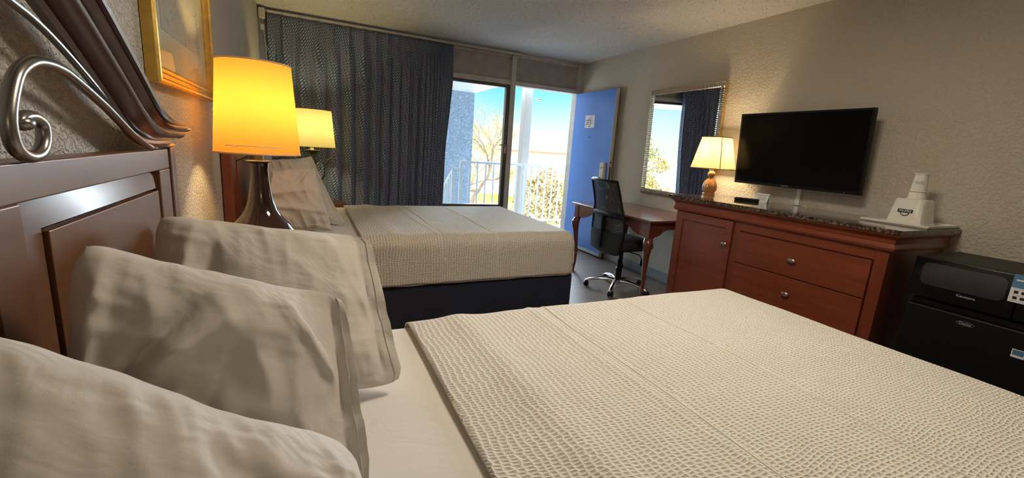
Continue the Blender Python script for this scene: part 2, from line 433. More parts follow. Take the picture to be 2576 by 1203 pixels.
m_bulb = bulb_mat()
def mesh_mat():
    t = NT('chair_mesh')
    v = t.coord()
    vo = t.n('TexVoronoi', feature='DISTANCE_TO_EDGE'); vo.inputs['Scale'].default_value = 260; vo.inputs['Randomness'].default_value = 0.1; t.l(v, vo.inputs['Vector'])
    n = t.noise(v, 6, 2, 0.5, 2.5)
    f = t.ramp(n, [(0.50, 0.95), (0.56, 0.74), (0.62, 0.95)])
    t.b.inputs['Base Color'].default_value = (0.012, 0.013, 0.016, 1); t.b.inputs['Roughness'].default_value = 0.6
    t.l(f, t.b.inputs['Alpha']); return t.m
m_mesh = mesh_mat()
def rattan_mat():
    t = NT('woven_rattan'); v = t.coord()
    ck = t.n('TexChecker'); ck.inputs['Scale'].default_value = 55; t.l(v, ck.inputs['Vector'])
    ck.inputs['Color1'].default_value = (0.20, 0.055, 0.025, 1); ck.inputs['Color2'].default_value = (0.075, 0.020, 0.010, 1)
    t.l(ck.outputs['Color'], t.b.inputs['Base Color']); t.b.inputs['Roughness'].default_value = 0.35
    t.bump(ck.outputs['Fac'], 0.8, 0.004); return t.m
m_rattan = rattan_mat()
def art_mat():
    t = NT('botanical_sketch'); v = t.coord(scale=(1, 1, 1))
    n = t.noise(v, 7, 2, 0.5, 3.5)
    ln = t.ramp(n, [(0.46, 0.0), (0.485, 1.0), (0.51, 0.0)])
    bg = t.mix(t.noise(v, 3, 3), (0.42, 0.41, 0.33), (0.52, 0.49, 0.40))
    t.l(t.mix(t.math('MULTIPLY', ln, 0.45), bg, (0.20, 0.19, 0.16)), t.b.inputs['Base Color']); t.b.inputs['Roughness'].default_value = 0.6
    return t.m
m_art = art_mat()

# ------------------------------------------------------------ room shell
XL, XR, YW, YB, ZC = -0.38, 3.35, 5.12, -3.2, 2.42
struct('floor', MB().box(XL-0.15, XR+0.15, YB-0.15, YW+0.12, -0.12, 0), m_floor, smooth=False)
struct('ceiling', MB().box(XL-0.15, XR+0.15, YB-0.15, YW+0.12, ZC, ZC+0.15), m_ceil, smooth=False)
struct('wall_left', MB().box(XL-0.15, XL, YB-0.15, YW+0.12, 0, ZC), m_wall_l, smooth=False)
struct('wall_right', MB().box(XR, XR+0.15, YB-0.15, YW+0.12, 0, ZC), m_wall_r, smooth=False)
struct('wall_back', MB().box(XL, XR, YB-0.15, YB, 0, ZC), m_wall_r, smooth=False)
# window wall: sill wall, upper panels, frames
mb = MB().box(XL, 2.34, YW, YW+0.12, 0, 0.50)
struct('wall_window', mb, m_panel, smooth=False)
struct('trim_1', MB().box(XL, 2.31, YW+0.02, YW+0.07, 2.07, ZC).box(2.37, 3.27, YW+0.02, YW+0.07, 2.07, ZC), m_panel, smooth=False)
struct('trim_2', MB().box(2.31, 2.37, YW-0.03, YW+0.09, 0, ZC), m_trim, bevel=0.004)           # post between window and door
struct('trim_3', MB().box(XL, 2.31, YW-0.02, YW+0.09, 2.035, 2.09).box(2.37, 3.27, YW-0.02, YW+0.09, 2.035, 2.085), m_trim, bevel=0.004)
struct('trim_4', MB().box(XL, 2.31, YW-0.005, YW+0.03, 2.36, ZC).box(2.37, 3.27, YW-0.005, YW+0.03, 2.365, ZC), m_trim, bevel=0.003)
struct('trim_5', MB().box(3.27, XR, YW-0.03, YW+0.09, 0, ZC), m_trim, bevel=0.004)              # hinge jamb
struct('trim_6', MB().box(XL, XL+0.06, YW-0.03, YW+0.09, 0.5, 2.36), m_trim, bevel=0.004)
struct('trim_7', MB().box(2.37, 3.27, YW-0.01, YW+0.14, 0.0, 0.02), m_alu, bevel=0.003)          # threshold
struct('baseboard_right', MB().box(XR-0.012, XR, YB, YW-0.03, 0, 0.105), m_base, bevel=0.003)
struct('baseboard_left', MB().box(XL, XL+0.012, YB, YW-0.03, 0, 0.105), m_base, bevel=0.003)
wf = MB()
wf.box(XL+0.06, 2.31, YW+0.01, YW+0.06, 0.50, 0.545).box(XL+0.06, 2.31, YW+0.01, YW+0.06, 2.0, 2.035)
wf.box(XL+0.06, XL+0.10, YW+0.01, YW+0.06, 0.545, 2.0).box(2.262, 2.31, YW+0.0, YW+0.06, 0.545, 2.0)
wf.box(0.92, 0.97, YW+0.015, YW+0.06, 0.545, 2.0)
win = struct('window_1', wf, m_alu, bevel=0.003)
MB().box(XL+0.10, 0.92, YW+0.032, YW+0.038, 0.545, 2.0).build('glass_pane', m_glass, win, smooth=False)
MB().box(0.97, 2.262, YW+0.032, YW+0.038, 0.545, 2.0).build('glass_pane', m_glass, win, smooth=False)
lt = MB().box(2.272, 2.30, YW-0.018, YW, 1.20, 1.28).tube([(2.286, YW-0.02, 1.30), (2.24, YW-0.035, 1.305), (2.20, YW-0.03, 1.30)], 0.007, 8)
lt.build('latch', m_pewter, win)

# open blue door, seen from its outer face
dx0, dx1, dy0, dy1 = 3.262, 3.300, 4.235, 5.085
dr = struct('door_1', MB().box(dx0, dx1, dy0, dy1, 0.012, 2.03), m_door, bevel=0.003)
MB().box(dx0-0.002, dx1+0.002, dy0-0.004, dy0, 0.012, 2.03).build('edge_strip', m_trim, dr)
MB().box(dx0-0.006, dx0, dy0, dy1, 0.02, 0.055).build('sweep', m_trim, dr, bevel=0.002)
MB().box(dx0-0.004, dx0, 4.608, 4.815, 1.588, 1.745).build('number_plate', m_paper, dr, bevel=0.004)
fp = dx0-0.0046
text('room_number', '373', 0.088, m_ink, dr, (fp, 4.735, 1.655), bold=0.0008, sx=0.85)
arch = MB().tube([(fp, 4.712+0.024*math.cos(a), 1.708+0.026*math.sin(a)) for a in [PI*k/12 for k in range(13)]], 0.0022, 6)
arch.box(fp-0.0005, fp, 4.677, 4.747, 1.696, 1.708).build('sun_emblem', m_greyprint, dr)
MB().box(fp-0.0005, fp, 4.698, 4.726, 1.603, 1.614).build('plate_marking', m_ink, dr)
MB().tube([(fp, 4.645+0.014*math.cos(a), 1.660+0.022*math.sin(a)) for a in [2*PI*k/16 for k in range(17)]], 0.0012, 5).build('hand_symbol', m_greyprint, dr)
MB().lathe([(0.008, 0), (0.008, 0.006), (0.005, 0.008)], (dx0, 4.698, 1.475), 16, (-1, 0, 0)).build('peephole', m_ink, dr)
lk = MB().prism([(4.285, 0.955), (4.365, 0.955), (4.365, 1.165), (4.355, 1.175), (4.295, 1.175), (4.285, 1.165)], 'x', dx0-0.038, dx0).build('lock_case', m_cream, dr, bevel=0.006)
MB().box(dx0-0.0395, dx0-0.038, 4.30, 4.35, 1.110, 1.116).build('card_slot', m_ink, lk)
MB().tube([(dx0-0.04, 4.325, 0.99), (dx0-0.07, 4.325, 0.99), (dx0-0.07, 4.43, 0.985)], 0.010, 10).build('lever', m_nickel, lk)
MB().box(dx0+0.008, dx1-0.008, dy0-0.006, dy0-0.004, 0.93, 1.13).build('latch_plate', m_alu, dr)
MB().lathe([(0.011, 0), (0.011, 0.002)], ((dx0+dx1)/2, dy0-0.004, 1.18), 16, (0, -1, 0)).build('bolt_hole', m_ink, dr)
for zz in (0.25, 1.05, 1.82):
    MB().tube([(3.305, 5.086, zz-0.05), (3.305, 5.086, zz+0.05)], 0.007, 10).build('hinge', m_nickel, dr)

# ------------------------------------------------------------ curtain, track
pleats = [-0.300, -0.171, -0.018, 0.14, 0.278, 0.427, 0.568, 0.69, 0.807, 0.909, 1.022, 1.12, 1.207, 1.26, 1.30, 1.34, 1.374, 1.408, 1.44, 1.47, 1.50, 1.535]
def curtain():
    nseg = len(pleats)-1; per = 26; nu = nseg*per
    L = 0.20
    def fn(u, v):
        s_ = u*nseg; i = min(int(s_), nseg-1); t = s_-i
        x0, x1 = pleats[i], pleats[i+1]; wd = x1-x0
        z = 2.365 - v*(2.365-0.03)
        h = min(1.0, v*5)
        h = h*h*(3-2*h)
        rj = noise.noise(Vector((i*3.7, 0.3, z*0.5)))*0.25
        pin = abs(2*t-1)              # 1 at the pleats, 0 between them
        top = 0.030*max(0, (pin-0.86)/0.14)**0.7 * (1 if wd > 0.06 else 0.7)
        A = min(0.062, 0.040+0.11*abs(0.12-wd)) * (1+rj)
        low = 1.35*A*(0.5-0.5*math.cos(2*PI*(t+0.5)))**1.8
        low += 0.010*math.sin(2*PI*2*t+i*1.3)*(1 if wd > 0.08 else 0.4)
        y = 5.035 - ((1-h)*top + h*low) + 0.015*noise.noise(Vector((u*9, v*2.2, 4.1)))*h
        lean = -0.07*v*u - 0.055*max(0, v-0.1)*(u > 0.7)*(u-0.7)/0.3
        x = x0+wd*t + h*0.012*math.sin(2*PI*t)*1.0 + lean + 0.012*h*noise.noise(Vector((i*1.9, v*3, 0)))
        if u > 0.9: y -= 0.02*math.sin(v*7+1.2)*h*(u-0.9)*10
        return (x, y, z)
    def uvf(u, v):
        return (u*nseg*0.165 if True else 0, -v*2.33)
    m = MB().grid(fn, nu, 60, uvf)
    o = m.build('window_curtain', m_curtain, at=(0.6, 5.0, 0.03))
    sd = o.modifiers.new('cloth_thickness', 'SOLIDIFY'); sd.thickness = 0.002
    tag(o, 'long pleated blue grey curtain with dash pattern drawn over the left of the window', 'curtain')
curtain()
tr = thing('curtain_track', (1.0, 5.06, 2.38), 'white traverse curtain rod running below the ceiling above the window', 'curtain rod')
MB().box(-0.345, 2.40, 5.028, 5.046, 2.370, 2.395).build('rail', m_trim, tr, bevel=0.003)
MB().box(-0.345, 2.40, 5.050, 5.056, 2.368, 2.397).build('back_channel', m_alu, tr)
MB().box(-0.372, -0.315, 4.985, 5.055, 2.305, 2.40).build('pulley_housing', m_trim, tr, bevel=0.012)
for x in (0.5, 1.35, 2.34):
    MB().box(x-0.012, x+0.012, 5.046, YW-0.02 if x < 2.3 else YW-0.03, 2.382, 2.40).build('bracket', m_trim, tr, bevel=0.002)
cw = MB().tube([(-0.345, 5.0, 2.31), (-0.335, 4.99, 2.24), (-0.318, 4.97, 2.05), (-0.30, 4.96, 1.8), (-0.298, 4.955, 1.2)], 0.003, 6)
cw.box(-0.355, -0.325, 4.982, 5.0, 2.20, 2.25).build('draw_cord', m_trim, tr)

# ------------------------------------------------------------ headboards
def curve_pts(y_c, s):
    # outer edge of the arch on one side (distance from centre, height)
    P = [(0.0, 1.505), (0.05, 1.500), (0.12, 1.476), (0.20, 1.436), (0.268, 1.398), (0.351, 1.350), (0.42, 1.308), (0.47, 1.283), (0.52, 1.268), (0.575, 1.260), (0.65, 1.258), (0.745, 1.258)]
    return P
def catmull(P, n=8):
    out = []
    for i in range(len(P)-1):
        p0 = Vector(P[max(i-1, 0)]); p1 = Vector(P[i]); p2 = Vector(P[i+1]); p3 = Vector(P[min(i+2, len(P)-1)])
        for k in range(n):
            t = k/n
            out.append(0.5*((2*p1)+(-p0+p2)*t+(2*p0-5*p1+4*p2-p3)*t*t+(-p0+3*p1-3*p2+p3)*t**3))
    out.append(Vector(P[-1])); return out
def headboard(yc, label, mats):
    mw, md = mats
    xw, xf = XL+0.004, -0.335
    t = thing('arched_headboard', (xw, yc, 0), label, 'headboard', None)
    y0, y1 = yc-0.775, yc+0.775
    # frame of rails and stiles
    MB().box(xw, xf, y0+0.05, y1-0.05, 1.140, 1.192).build('top_rail', mw, t, bevel=0.003)
    MB().box(xw, xf, y0+0.05, y1-0.05, 0.35, 0.45).build('bottom_rail', mw, t, bevel=0.003)
    for a, b in ((y0+0.05, y0+0.13), (yc-0.043, yc+0.033), (y1-0.14, y1-0.05)):
        MB().box(xw, xf, a, b, 0.45, 1.140).build('stile', mw, t, bevel=0.003)
    for a, b in ((y0, y0+0.042), (y1-0.042, y1)):
        MB().box(xw, xf+0.004, a, b, 0.0, 1.195).build('post', mw, t, bevel=0.004)
    # raised panels with wide bevel
    for a, b in ((y0+0.13, yc-0.043), (yc+0.033, y1-0.14)):
        za, zb = 0.45, 1.140; bw = 0.040
        xb, xm = xf-0.016, xf-0.001
        pm = MB()
        pm.add([(xb, a, za), (xb, b, za), (xb, b, zb), (xb, a, zb),
                (xm, a+bw, za+bw), (xm, b-bw, za+bw), (xm, b-bw, zb-bw), (xm, a+bw, zb-bw),
                (xm-0.004, a+bw+0.001, za+bw), (xm-0.004, b-bw-0.001, za+bw), (xm-0.004, b-bw, zb-bw-0.001), (xm-0.004, a+bw, zb-bw-0.001)],
               [(0,1,5,4), (1,2,6,5), (2,3,7,6), (3,0,4,7)])
        c = bw+0.005
        pm.box(xm-0.010, xm+0.006, a+c, b-c, za+c, zb-c)
        pm.box(xw+0.004, xb+0.001, a, b, za, zb)
        pm.build('panel', mw, t, bevel=0.0015)
    # arched crown moulding swept along the curve
    side = catmull(curve_pts(yc, 1))
    full = [Vector((-p[0], p[1])) for p in side[::-1]][:-1] + [Vector((p[0], p[1])) for p in side]
    prof = [(-0.062, 0.000), (-0.062, 0.011), (-0.057, 0.018), (-0.052, 0.013), (-0.050, 0.005), (-0.045, 0.005), (-0.043, 0.014), (-0.040, 0.026), (-0.034, 0.036), (-0.027, 0.041), (-0.020, 0.042), (-0.018, 0.049), (-0.013, 0.056), (-0.009, 0.052), (-0.008, 0.044), (-0.004, 0.045), (-0.003, 0.060), (0.003, 0.062), (0.003, 0.0)]
    rings = []
    n = len(full)
    for i, p in enumerate(full):
        tg = (full[min(i+1, n-1)] - full[max(i-1, 0)]).normalized(); nr = Vector((-tg.y, tg.x))
        k = 1.0   # the band thins toward its ends
        flip = []
        for (d, x) in prof:
            q = p + nr*d*k
            if abs(p.x) > 0.60: q.y = max(q.y, 1.196)
            flip.append((xf-0.004+x, yc+q.x, q.y))
        rings.append(flip)
    MB().loft(rings).build('crown_moulding', md, t, angle=28)
    # pewter rods: one hugging the arch, one scroll on each side
    ra = [(0.0, 1.402), (0.074, 1.390), (0.136, 1.375), (0.213, 1.346), (0.304, 1.305), (0.411, 1.254), (0.491, 1.218), (0.60, 1.197)]
    rb = [(0.56, 1.198), (0.44, 1.232), (0.322, 1.278), (0.211, 1.314), (0.166, 1.324), (0.122, 1.326), (0.091, 1.321), (0.060, 1.306), (0.040, 1.282), (0.024, 1.250), (0.022, 1.226), (0.030, 1.208), (0.053, 1.199), (0.080, 1.203), (0.096, 1.219), (0.098, 1.240), (0.081, 1.250), (0.060, 1.251), (0.047, 1.246), (0.045, 1.240)]
    for sgn in (-1, 1):
        pa = catmull(ra, 6); MB().tube([(xf+0.004, yc+sgn*p.x, p.y) for p in pa], 0.0052, 10).build('arch_rod', m_pewter, t)
        pb = catmull(rb, 8); rs = [0.0075+0.001*math.sin(PI*min(1, k/len(pb))) for k in range(len(pb))]
        mm_ = MB().tube([(xf+0.006, yc+sgn*p.x, p.y) for p in pb], rs, 12)
        mm_.ball((xf+0.006, yc+sgn*0.052, 1.242), 0.012, 14, (1, 1.25, 0.85)).build('scroll_rod', m_pewter, t)
    return t
headboard(0.735, 'dark walnut headboard with metal scrollwork under its arch, right beside the camera at left', (m_head, m_head_dark))
headboard(3.30, 'reddish mahogany headboard of the far bed, mostly hidden behind the glazed lamp', (m_head2, m_head2))

# ------------------------------------------------------------ beds
BX0, BX1 = -0.322, 1.83
def rbox(x0, x1, y0, y1, z0, z1, r, fx, nu, nv, amp=0.0, seed=0.0, headround=False, hump=None):
    """side-top-side sheet with rounded edges, closed over the foot end"""
    W = (y1-y0)/2; yc = (y0+y1)/2; H = z1-z0
    def fn(u, v):
        L = x1-x0
        su = u*(L+0.5*PI*r-r+H*0.55)
        if su < L-r: x = x0+su; dl = 0.0; down = 0.0
        elif su < L-r+0.5*PI*r:
            a = (su-(L-r))/r; x = x1-r+r*math.sin(a); dl = r*(1-math.cos(a)); down = 0.0
        else:
            x = x1; dl = r; down = (su-(L-r+0.5*PI*r))
        w_ = W-dl*0.85; top = z1-dl
        if down > 0:
            f_ = min(1, down/(H*0.55-0.0)); top = z1-r-f_*(H-r); 
        hh = max(0.0005, top-z0)
        rr = min(r, hh*0.98)
        Ls = hh-rr; La = 0.5*PI*rr; Lt = 2*(w_-rr); tot = 2*Ls+2*La+Lt
        s = v*(2*(H-r)+PI*r+2*(W-r))
        s = v*tot
        if s < Ls: y = yc-w_; z = z0+s
        elif s < Ls+La: a = (s-Ls)/rr; y = yc-w_+rr*(1-math.cos(a)); z = z0+Ls+rr*math.sin(a)
        elif s < Ls+La+Lt: y = yc-w_+rr+(s-Ls-La); z = z0+hh
        elif s < Ls+2*La+Lt: a = (s-Ls-La-Lt)/rr; y = yc+w_-rr+rr*math.sin(a); z = z0+Ls+rr*math.cos(a)
        else: y = yc+w_; z = z0+tot-s
        p = Vector((x, y, z))
        nn = Vector((0, (y-yc)/W if z < z1-r*0.5 else 0, 1 if z > z0+H*0.5 else 0.15))
        d = amp*(noise.noise(p*3.1+Vector((seed, 0, 0)))+0.5*noise.noise(Vector((p.x*9, p.y*2.5, p.z*9+seed))))
        if hump and down == 0:
            for (hx, wd, a_) in hump:
                d += a_*math.exp(-((x-hx-0.02*math.sin(y*3+seed))/wd)**2)
        p += nn*d
        if z < z0+0.04 and down == 0: p.z += 0.006*noise.noise(Vector((x*6, seed, 0)))
        return p
    def uvf(u, v):
        return (u*(x1-x0+0.2), v*((y1-y0)+2*H))
    m_ = MB().grid(fn, nu, nv, uvf); m_.fn = fn; m_.total = (x1-x0)+0.5*PI*r-r+H*0.55
    return m_

def bed(y0, y1, label, clabel, seed):
    t = thing('bed', ((BX0+BX1)/2, (y0+y1)/2, 0), label, 'bed')
    MB().box(BX0, BX1-0.005, y0+0.015, y1-0.015, 0.0, 0.355).build('box_spring', m_navy, t, bevel=0.02, seg=3)
    m = rbox(BX0, BX1-0.012, y0+0.010, y1-0.010, 0.352, 0.662, 0.065, 1, 90, 70, 0.003, seed)
    m.build('mattress_sheet', m_sheet, t)
    c = rbox(0.285, BX1, y0, y1, 0.362, 0.675, 0.075, 1, 150, 120, 0.0045, seed+5, hump=[(0.47, 0.05, 0.008), (0.75, 0.012, 0.004), (0.80, 0.012, -0.002)])
    o = c.build('coverlet', m_cover, at=((0.285+BX1)/2, (y0+y1)/2, 0.36))
    sd = o.modifiers.new('cloth_thickness', 'SOLIDIFY'); sd.thickness = 0.005; sd.offset = 1
    tag(o, clabel, 'bedspread')
    for sx in (0.80, 1.17):
        pts = [c.fn((sx-0.285)/c.total, 0.01+0.98*k/120)+Vector((0.006*math.sin(k*0.12), 0, 0)) for k in range(121)]
        yc_ = (y0+y1)/2
        pts = [p+Vector((0, 0.0045*(1 if p.y > yc_ else -1) if p.z < 0.64 else 0, 0.0045 if p.z > 0.60 else 0)) for p in pts]
        MB().tube(pts, 0.0035, 6).build('seam', m_sheet, o)
    return t
bed(-0.02, 1.385, 'near double bed with white sheet and dark navy box spring', 'white matelasse coverlet spread over the near bed in the foreground', 1.3)
bed(2.645, 4.065, 'far double bed between the glazed lamp and the curtain, on a navy box spring', 'white matelasse coverlet spread over the far bed', 7.9)

# ------------------------------------------------------------ pillows
def pillow(TL, TR, BR, BL, th, label, seed, group=None, flange=0.0, folds=(), puff=1.0, nrm_sign=1, mat=None, tip=0.14):
    TL, TR, BR, BL = map(Vector, (TL, TR, BR, BL))
    N = 90
    nrm = ((TR-TL).cross(TL-BL)).normalized()*nrm_sign
    fx = (TR-TL+BR-BL).normalized(); fy = (TL-BL+TR-BR).normalized()
    def surf(side):
        def fn(a, b):
            u = 2*a-1; v = 2*b-1
            un = u
            pk = (abs(u)**6+abs(v)**6)
            sq_ = 1-tip*0.55*max(0, min(1, (pk-0.9)))
            wv1 = 0.022*noise.noise(Vector((v*2.2, seed, 3.3 if u > 0 else 7.1)))+0.008*noise.noise(Vector((v*7, seed, 1)))
            wv2 = 0.035*noise.noise(Vector((u*1.8, seed*1.7, 5.5 if v > 0 else 9.1)))+0.010*noise.noise(Vector((u*6, seed, 2)))
            ue = u*sq_*(1-0.04*(1-v*v)*(abs(u)**3))+wv1*abs(u)**4
            ve = v*sq_*(1-0.06*(1-u*u)*(abs(v)**3))+wv2*abs(v)**4
            P = (BL*(1-ue)+BR*(1+ue))*0.5*(1-ve)*0.5 + (TL*(1-ue)+TR*(1+ue))*0.5*(1+ve)*0.5
            if flange: un = -1+(u+1)*(2.0/(2.0-flange*2)); un = min(1, un)
            e = max(0, (1-abs(un)**2.6))*max(0, (1-abs(v)**2.4))
            pw = 0.42 if not flange else 0.42+0.55*max(0, un)**2
            tt = th*0.5*(e**pw)*puff
            q = Vector((u*1.6+seed, v*1.6, seed*0.7+side*3))
            tt += e**0.3*0.010*noise.noise(q*1.3)
            # radiating creases from corners and edges
            r1 = noise.noise(Vector((u*5.5+seed*3+0.6*v, v*1.2, side+seed)))
            r2 = noise.noise(Vector((u*1.1, v*6+seed+0.8*u, side*2+seed)))
            r3 = noise.noise(Vector((u*3.2+v*1.5+seed, v*2.0-u, side*1.3+seed*2)))
            tt += (0.013*(0.5-abs(r1))*(v*v+0.25)+0.010*(0.5-abs(r2))*(u*u+0.15)+0.011*(0.4-abs(r3)))*min(1, e*4)
            for (fu, fv, ang, ln, wd, dp) in folds:
                du, dv = u-fu, v-fv; ca, sa = math.cos(ang), math.sin(ang)
                al = du*ca+dv*sa; ac = -du*sa+dv*ca
                tt += 1.7*dp*math.exp(-abs(ac/(wd*0.9))**1.6)*math.exp(-(al/ln)**2)*min(1, e*4)
            wv = nrm*0.012*noise.noise(Vector((u*3, v*3, seed)))*(1 if abs(u) > 0.8 or abs(v) > 0.8 else 0.4)
            return P + nrm*side*max(tt, 0.0012) + wv
        return fn
    m = MB().grid(surf(1), N, N)
    m2 = MB().grid(surf(-1), N, N)
    off = len(m.v)
    m.v += m2.v; m.uv += m2.uv; m.f += [tuple(i+off for i in f[::-1]) for f in m2.f]
    idx = lambda i, j: j*(N+1)+i
    ring = [idx(i, 0) for i in range(N)]+[idx(N, j) for j in range(N)]+[idx(N-i, N) for i in range(N)]+[idx(0, N-j) for j in range(N)]
    for k in range(len(ring)):
        a, b = ring[k], ring[(k+1) % len(ring)]
        m.f.append((b, a, a+off, b+off))
    c = (BL+BR)*0.5
    o = m.build('pillow', mat or m_linen, at=tuple(c), angle=80)
    tag(o, label, 'pillow', group)
    if flange:
        # stitched hem line of the open end
        pts = []
        f1 = surf(1)
        for k in range(41):
            p = f1(1-flange*0.5, k/40); pts.append(p+nrm*0.0012)
        MB().tube(pts, 0.0009, 5).build('hem_stitching', m_linen, o)
    return o
# near bed, from the far one to the one closest to the camera
pillow((-0.285, 1.075, 1.085), (0.150, 1.135, 1.015), (0.208, 0.945, 0.684), (-0.295, 0.93, 0.682), 0.19,
       'white pillow standing on the near bed in front of the glazed lamp', 2.1, flange=0.10,
       folds=[(-0.80, 0.2, 1.4, 0.9, 0.09, 0.008), (-0.60, 0.2, 1.4, 0.7, 0.08, -0.008), (0.8, -0.2, -1.2, 0.5, 0.05, 0.008)])
pillow((-0.318, 1.27, 1.04), (-0.05, 1.32, 1.0), (-0.04, 1.27, 0.684), (-0.320, 1.22, 0.684), 0.08,
       'white pillow tucked against the dark headboard behind the others, only its left edge visible', 5.0)
pillow((-0.268, 0.710, 1.115), (0.058, 0.735, 0.995), (0.094, 0.640, 0.684), (-0.300, 0.60, 0.684), 0.19,
       'wrinkled white pillow standing between two others on the near bed, diagonally creased', 4.4, flange=0.09,
       folds=[(-0.35, 0.45, 0.6, 0.5, 0.10, 0.020), (-0.62, 0.25, 0.9, 0.5, 0.07, -0.026), (-0.85, -0.1, 1.5, 0.9, 0.08, 0.018), (-0.5, -0.4, 1.3, 0.5, 0.06, 0.012), (-0.3, -0.45, 1.3, 0.5, 0.05, -0.010), (0.75, 0.2, -1.1, 0.6, 0.06, 0.012)])
pillow((-0.300, 0.500, 1.11), (0.040, 0.520, 0.87), (0.085, 0.30, 0.690), (-0.31, 0.20, 0.690), 0.17,
       'white pillow cut off at the bottom left corner of the picture, nearest to the camera', 8.2,
       folds=[(0.1, 0.1, -0.15, 1.2, 0.12, 0.020), (0.2, -0.25, -0.2, 1.0, 0.08, -0.018), (0.55, 0.35, -0.6, 0.5, 0.10, -0.012)])
# far bed
pillow((-0.275, 2.84, 1.055), (0.040, 2.88, 1.075), (0.140, 2.82, 0.687), (-0.285, 2.76, 0.687), 0.24,
       'plump white pillow standing on the far bed directly behind the glazed lamp', 11.3, tip=0.03,
       folds=[(0.4, 0.6, 0.7, 0.3, 0.07, -0.018), (0.0, 0.2, 0.1, 1.0, 0.10, 0.008), (0.1, -0.3, -0.15, 1.0, 0.10, 0.008), (-0.6, 0.1, 1.3, 0.7, 0.06, 0.014)])
pillow((-0.275, 3.12, 1.09), (0.028, 3.15, 1.125), (0.225, 3.11, 0.690), (-0.285, 3.06, 0.687), 0.14,
       'white pillow with pointed corner behind the plump one on the far bed', 13.7, flange=0.08, tip=0.0)
pillow((-0.285, 3.42, 1.05), (0.005, 3.45, 1.03), (0.10, 3.40, 0.687), (-0.29, 3.32, 0.687), 0.15,
       'white pillow on the far bed behind the two in front, nearest the window', 17.1)

# ------------------------------------------------------------ nightstands
def nightstand(y0, y1, zt, label):
    t = thing('nightstand', (XL+0.2, (y0+y1)/2, 0), label, 'nightstand')
    MB().box(XL+0.015, -0.062, y0+0.02, y1-0.02, 0.06, zt-0.03).build('body', m_dresser_z, t, bevel=0.004)
    MB().box(XL+0.015, -0.050, y0, y1, zt-0.03, zt).build('top', m_dresser, t, bevel=0.006)
    MB().box(XL+0.03, -0.07, y0+0.03, y1-0.03, 0, 0.06).build('plinth', m_dresser, t)
    d = MB().box(-0.062, -0.053, y0+0.05, y1-0.05, zt-0.22, zt-0.06).build('drawer', m_dresser, t, bevel=0.004)
    MB().lathe([(0.006, 0), (0.006, 0.014), (0.016, 0.020), (0.014, 0.028), (0.001, 0.031)], (-0.053, (y0+y1)/2, zt-0.14), 16, (1, 0, 0)).build('knob', m_nickel, d)
nightstand(1.62, 2.42, 0.776, 'cherry nightstand between the two beds, hidden behind the pillows')
nightstand(4.30, 4.82, 0.66, 'cherry nightstand under the scroll lamp between far bed and curtain')

# ------------------------------------------------------------ lamps
def bulb(t, c, energy, color, r=0.03):
    MB().ball(c, r, 16, (1, 1, 1.25)).build('bulb', m_bulb, t)
    l = bpy.data.lights.new('bulb_light', 'POINT'); l.energy = energy*1.0; l.color = color; l.shadow_soft_size = 0.04
    o = bpy.data.objects.new('bulb_light', l); COL.objects.link(o); o.parent = t; o.location = Vector(c)-origin(t)
def shell(c, rings, seg, t, name, mat, thick=0.0025, shape=None):
    # rings: (scale, z)
    m = MB(); prof = shape or [(math.cos(2*PI*k/seg), math.sin(2*PI*k/seg)) for k in range(seg)]
    n = len(prof); vv = []; ff = []
    for (r, z) in rings:
        for (px, py) in prof: vv.append((c[0]+px*r, c[1]+py*r, z))
    for i in range(len(rings)-1):
        for k in range(n): ff.append((i*n+k, i*n+(k+1) % n, (i+1)*n+(k+1) % n, (i+1)*n+k))
    m.add(vv, ff); o = m.build(name, mat, t, angle=30 if shape else 60)
    return o
# amber lamp with the glazed bottle base, on the nightstand between the beds
LX, LY, LZ = -0.174, 2.04, 0.776
t = thing('table_lamp', (LX, LY, LZ), 'large lit table lamp with glowing amber shade and brown glazed bottle base', 'lamp')
MB().lathe([(0.120, 0.0), (0.126, 0.006), (0.125, 0.020), (0.118, 0.046), (0.104, 0.068), (0.088, 0.086), (0.072, 0.106), (0.058, 0.130), (0.047, 0.165), (0.0405, 0.205), (0.036, 0.25), (0.034, 0.295), (0.036, 0.318), (0.034, 0.321), (0.0, 0.321)], (LX, LY, LZ+0.036), 56).build('bottle_base', m_ceramic, t)
MB().lathe([(0.112, 0.0), (0.112, 0.036)], (LX, LY, LZ), 40).build('foot', m_head_dark, t)
MB().lathe([(0.0, 0.357), (0.046, 0.359), (0.048, 0.363), (0.016, 0.366), (0.014, 0.44)], (LX, LY, LZ), 32).build('neck_cap', m_bronze, t)
sh = shell((LX, LY), [(0.153, 1.166), (0.1525, 1.172), (0.1505, 1.20), (0.129, 1.506), (0.1285, 1.512)], 64, t, 'lamp_shade', m_shade_o)
for (rr_, zz) in ((0.1535, 1.169), (0.1295, 1.510)):
    MB().tube([(LX+rr_*math.cos(2*PI*k/64), LY+rr_*math.sin(2*PI*k/64), zz) for k in range(65)], 0.0028, 6, cap=False).build('binding', m_shade_trim, sh)
tear = [(LX+0.1515*math.cos(a), LY+0.1515*math.sin(a), 1.198+0.0012*math.sin(a*23)+0.001*math.sin(a*7)) for a in [(-128+2*k)*PI/180 for k in range(40)]]
MB().tube(tear, 0.0016, 5).build('glue_seam', m_cream, sh)
MB().tube([(LX-0.126, LY, 1.50), (LX, LY, 1.49), (LX+0.126, LY, 1.50)], 0.002, 6).tube([(LX, LY, 1.23), (LX, LY, 1.49)], 0.004, 6).build('spider', m_bronze, t)
bulb(t, (LX, LY, 1.35), 11.5, (1.0, 0.64, 0.26))
